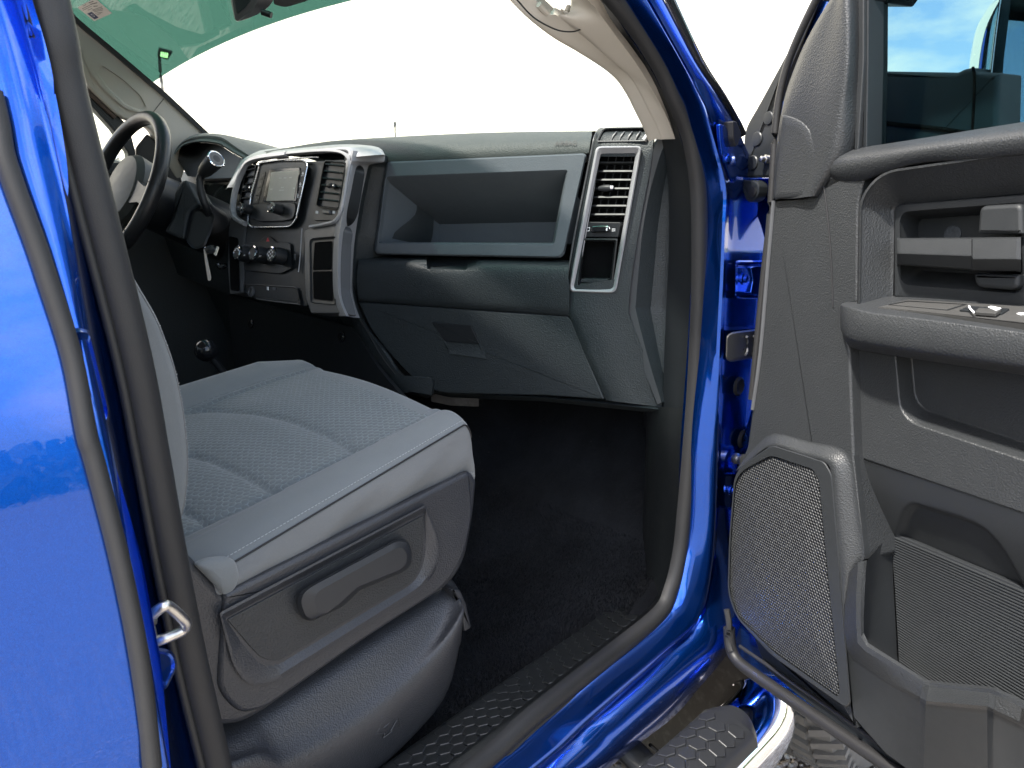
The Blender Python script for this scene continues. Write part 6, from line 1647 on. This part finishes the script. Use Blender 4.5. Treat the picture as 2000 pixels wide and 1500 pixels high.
for v in vs:
    if v < .82: x0 = .12 + (XF - .12) * v / .82; fr_a = 0
    else: x0 = XF; fr_a = (v - .82) / .18
    row = []
    for kind, u in us:
        ys = .846
        if kind == 'side': y = ys
        elif kind == 'bol': y = ys + (yin(x0) - ys) * u
        elif kind == 'ins': y = yin(x0) + (yfar - yin(x0)) * u
        elif kind == 'far': y = yfar + (1.375 - yfar) * u
        else: y = 1.375
        x = x0; z = ztop(x0, y)
        if kind == 'ins': z -= groove(x0, y)
        se = abs(y - yin(x0)); z -= .0045 * math.exp(-(se / .006) ** 2)
        z -= .006 * math.exp(-(abs(y - yfar) / .010) ** 2)
        if kind == 'far': z -= .035 * max(0, (u - .45) / .55) ** 2
        if kind == 'bol': z -= .006 * max(0, 1 - u * 3) ** 2
        if fr_a > 0:                                        # front roll
            a = min(fr_a / .45, 1) * math.pi / 2
            rr = .032
            x = XF + rr * math.sin(a); z -= rr * (1 - math.cos(a))
            if fr_a > .45: z -= .07 * (fr_a - .45) / .55; x -= .012 * (fr_a - .45) / .55
            # corner rounding in plan
            if kind in ('side', 'bol'):
                t = 1.0 if kind == 'side' else max(0, 1 - u * 1.4)
                x -= .016 * t * math.sin(a)
        if kind == 'side':
            dep = .052 + .040 * min(max((x0 - .37) / .39, 0), 1)
            w = 1 - u
            zt = z - .006
            z = zt - dep * w if fr_a < .45 else min(zt, zt - dep * w + .07 * (fr_a - .45) / .55 * w)
            bulge = .010 * math.sin(math.pi * min(w * 1.05, 1))
            wr = .0020 * math.sin((x0 * 46 + w * 7)) * math.sin(math.pi * w) * (1 if x0 > .5 else .5)
            wr += .0022 * math.sin(x0 * 23 - w * 5 + 1) * math.sin(math.pi * w)
            y = ys - bulge - wr + .006 * w
            if u > .86: z -= .002 * math.exp(-((u - 1) / .05) ** 2)
        if kind == 'fs':
            z -= .035 + .13 * u; y += .012 * math.sin(math.pi * u)
        row.append(Vector((x, y, z)))
    rows.append(row)
V, F = loft_v(rows, False, False, False)
fm = []
for i in range(len(rows) - 1):
    for j in range(len(us) - 1):
        kd = us[j + 1][0]
        fm.append(2 if kd == 'side' else (1 if kd == 'ins' and vs[i] < .80 else 0))
seat = mk('seat_cushion', V, F, M['fabric'], T, sharp=80, mats=[M['hexfab'], M['fabric_side']], fmat=fm)
if seat.data.polygons[len(seat.data.polygons) // 2].normal.z < 0: seat.data.flip_normals()
tag(seat, 'grey cloth passenger seat cushion with hexagon weave insert')
jt = 10
seam = [rows[i][jt] + Vector((0, -.0012, .0006)) for i in range(18, 134)]
tube('piped_seam', seam, .0013, M['seal_black'], seat, n=6)
thread = plastic('pale_thread', (.36, .38, .38), .7)
st_v = []
for i in range(18, 132):
    for f in (0.1,):
        a = rows[i][jt + 1].lerp(rows[i][jt + 2], .3); b = rows[i + 1][jt + 1].lerp(rows[i + 1][jt + 2], .3)
        p0 = a.lerp(b, f) + Vector((0, 0, .0006)); p1 = a.lerp(b, f + .62) + Vector((0, 0, .0006))
        st_v.append(sweep_v([p0, p1], circ(.00055, 5)))
V, F = join(st_v)
o = mk('stitching', V, F, thread, seat); o['kind'] = 'stuff'
# rear corner fold of the side cloth
FP = PY(.842)
fq = [(376, 1100), (398, 1089), (440, 1085), (461, 1096), (468, 1128), (456, 1158), (439, 1165), (408, 1132)]
fr_ = [8, 12, 14, 12, 14, 10, 6, 10]
def shr(q, k): return [(x + (430 - x) * k, y + (1120 - y) * k) for x, y in q]
relief('cushion_corner', FP, [(fq, fr_, -.006), (fq, fr_, .004), (shr(fq, .06), fr_, .009), (shr(fq, .18), fr_, .013), (shr(fq, .45), fr_, .016), (shr(fq, .75), fr_, .017)], M['fabric'], seat, sharp=80)
# backrest
bp_px = [(200, 420), (236, 476), (252, 520), (276, 562), (312, 622), (345, 712), (362, 792), (371, 872), (372, 926), (364, 990), (354, 1024), (330, 1060), (250, 1100), (60, 900), (90, 500)]
BK = PY(.862)
bo = [BK.hit(q.x, q.y) for q in rpoly(bp_px, 30, 5)]
def shift(pts, dy, ins):
    q = inset(pts, ins, Vector((0, -1, 0))) if ins else pts
    return [p + Vector((0, dy, 0)) for p in q]
cs = [shift(bo, .0, .045), shift(bo, -.006, .012), shift(bo, -.002, .004), shift(bo, .006, .0), shift(bo, .10, -.006), shift(bo, .40, -.006), shift(bo, .50, .004), shift(bo, .512, .02)]
bkr = loft('seat_backrest', cs, M['fabric'], T, cap0=True, cap1=True, sharp=60)
tag(bkr, 'grey cloth backrest edge beside the door pillar')
sv2 = []
e_ = cs[2]
er = resample([p for p in e_ if True], 240, True)
tube('edge_seam', [p for p in er], .0010, M['fabric_side'], bkr, closed=True, n=5)
rf_ = random.Random(4)
fz = []
for i, p in enumerate(er):
    if rf_.random() < .8:
        d_ = Vector((rf_.uniform(.0, .0016), rf_.uniform(-.0016, .001), rf_.uniform(-.0014, .0014)))
        fz.append(sweep_v([p, p + d_], circ(.0004, 4)))
V, F = join(fz)
o = mk('seam_fluff', V, F, thread, bkr); o['kind'] = 'stuff'
# side shield and lever
SS = PY(.836)
sh_o = ZK((10, 425), (105, 515), (222, 652), (1420, 48), (1460, 85), (1445, 260), (1405, 470), (1362, 560), (1300, 628), (900, 885), (400, 1240), (300, 1290), (215, 1300), (40, 1300), (-200, 900), (-200, 500))
seatn = plate('seat_side_shield', SS, sh_o, [6, 20, 10, 10, 14, 30, 40, 30, 30, 60, 60, 20, 10, 4, 4, 4], .0, .10, M['seatplastic'], T, bev=.010, steps=4)
tag(seatn, 'dark plastic shield along the side of the seat')
ro_ = ZK((196, 742), (1204, 214), (1290, 440), (1215, 615), (455, 1090), (335, 1098), (262, 1000))
sf = plate('shield_rim', SS, ZK((222, 655), (1420, 52), (1440, 250), (1395, 470), (1300, 620), (900, 878), (420, 1215), (300, 1240), (190, 1130)), [6, 10, 30, 40, 40, 60, 60, 20, 60], .006, .01, M['seatplastic'], seatn, bev=.006, steps=3)
relief('shield_bowl', SS, [(ro_, [6, 6, 40, 40, 40, 30, 20], .0062), (ro_, [6, 6, 40, 40, 40, 30, 20], .012), (ZK((206, 752), (1203, 224), (1270, 440), (1200, 600), (455, 1068), (348, 1075), (280, 990)), [6, 6, 36, 36, 36, 26, 18], .013), (ZK((224, 768), (1199, 250), (1205, 470), (1160, 588), (478, 1000), (402, 1000), (318, 910)), [4, 4, 30, 30, 30, 26, 16], .0066)], M['seatplastic'], seatn, cap1=True)
plate('lever_panel', SS, ZK((234, 776), (1194, 266), (1189, 478), (1150, 586), (480, 982), (404, 968), (342, 902)), [5, 5, 20, 24, 24, 24, 14], .0085, .004, M['seatplastic2'], seatn, bev=.001)
lv = ZK((572, 690), (590, 640), (640, 606), (1062, 382), (1118, 388), (1138, 450), (1132, 510), (1096, 542), (880, 632), (800, 712), (640, 786), (596, 765))
lvi = ZK((660, 690), (668, 652), (690, 630), (1062, 425), (1090, 425), (1112, 455), (1110, 500), (1080, 530), (870, 615), (790, 690), (720, 745), (680, 745))
relief('recliner_lever', SS, [(lv, 10, .008), (lv, 10, .022), ([(a[0] * .75 + b[0] * .25, a[1] * .75 + b[1] * .25) for a, b in zip(lv, lvi)], 9, .031), (lvi, 8, .035)], M['lever'], seatn, sharp=30)
# lower skirt
sk_rows = []
for l_, w in (((300, 1500), 0),):
    pass
skt = [(432, 1436), (520, 1392), (640, 1318), (760, 1236), (862, 1168), (890, 1152)]
skc = [(450, 1500), (560, 1492), (690, 1424), (775, 1356), (850, 1280), (902, 1200)]
skb = [(470, 1620), (640, 1580), (740, 1500), (836, 1404), (876, 1345), (896, 1268)]
r1, r2, r2b, r3, r4, r5 = [], [], [], [], [], []
for a, c, d_ in zip(skt, skc, skb):
    r1.append(PY(.875).hit(*a) + Vector((0, .03, .02))); r2.append(PY(.862).hit(*a))
    m_ = (a[0] * .35 + c[0] * .65, a[1] * .35 + c[1] * .65)
    r2b.append(PY(.834).hit(*m_)); r3.append(PY(.817).hit(*c))
    n_ = (c[0] * .5 + d_[0] * .5, c[1] * .5 + d_[1] * .5)
    r4.append(PY(.817).hit(*n_)); r5.append(PY(.834).hit(*d_))
skp = (r3[2], r3[3], r4[3], r4[2])
ext = lambda r: [r[0] + Vector((-.35, 0, .01))] + r
rows = [ext(r1), ext(r2), ext(r2b), ext(r3), ext(r4), ext(r5), [p + Vector((0, .02, -.02)) for p in ext(r5)]]
rows = [row + [row[-1] + Vector((.012, .02, -.004)), row[-1] + Vector((.008, .10, -.02))] for row in rows]
skirt = surf('seat_skirt', catr(rows, 4, 4), M['seatplastic'], T, sharp=70)
tag(skirt, 'dark plastic skirt at the foot of the seat')
# strap at the skirt's front corner
plate('skirt_tail', PY(.845), [(880, 1150), (900, 1152), (912, 1180), (922, 1226), (908, 1236), (898, 1180)], 5, .0, .03, M['seatplastic'], skirt, bev=.004)
en = (skp[1] - skp[0]).cross(skp[2] - skp[0]).normalized()
if en.y > 0: en = -en
EM = Pl((skp[0] + skp[1] + skp[2] + skp[3]) / 4, en)
def bar2(name, a, b, w=.0009, pl=EM, par=skirt, o=.0015):
    qa, qb = ZQ(a, b)
    return tube(name, [pl.hit(*qa, o), pl.hit(*qb, o)], w, M['seatplastic'], par, n=6)
for a, b in (((480, 1005), (518, 1195)), ((325, 1105), (365, 1085)), ((345, 1140), (372, 1112)), ((372, 1112), (475, 1130)), ((475, 1130), (415, 1240)), ((330, 1135), (285, 1262)), ((285, 1262), (360, 1258)), ((360, 1258), (345, 1305)), ((345, 1305), (430, 1240)), ((345, 1210), (400, 1160)), ((268, 1272), (290, 1258))):
    bar2('latch_emblem', a, b)
TP = Pl(PY(.84).hit(875, 1230), (.1, -.85, .5))
text('pull_lettering', 'PULL', TP, 875, 1230, .012, M['silver_dark'], skirt, off=.004, ends=(880, 1219), depth=.0003)
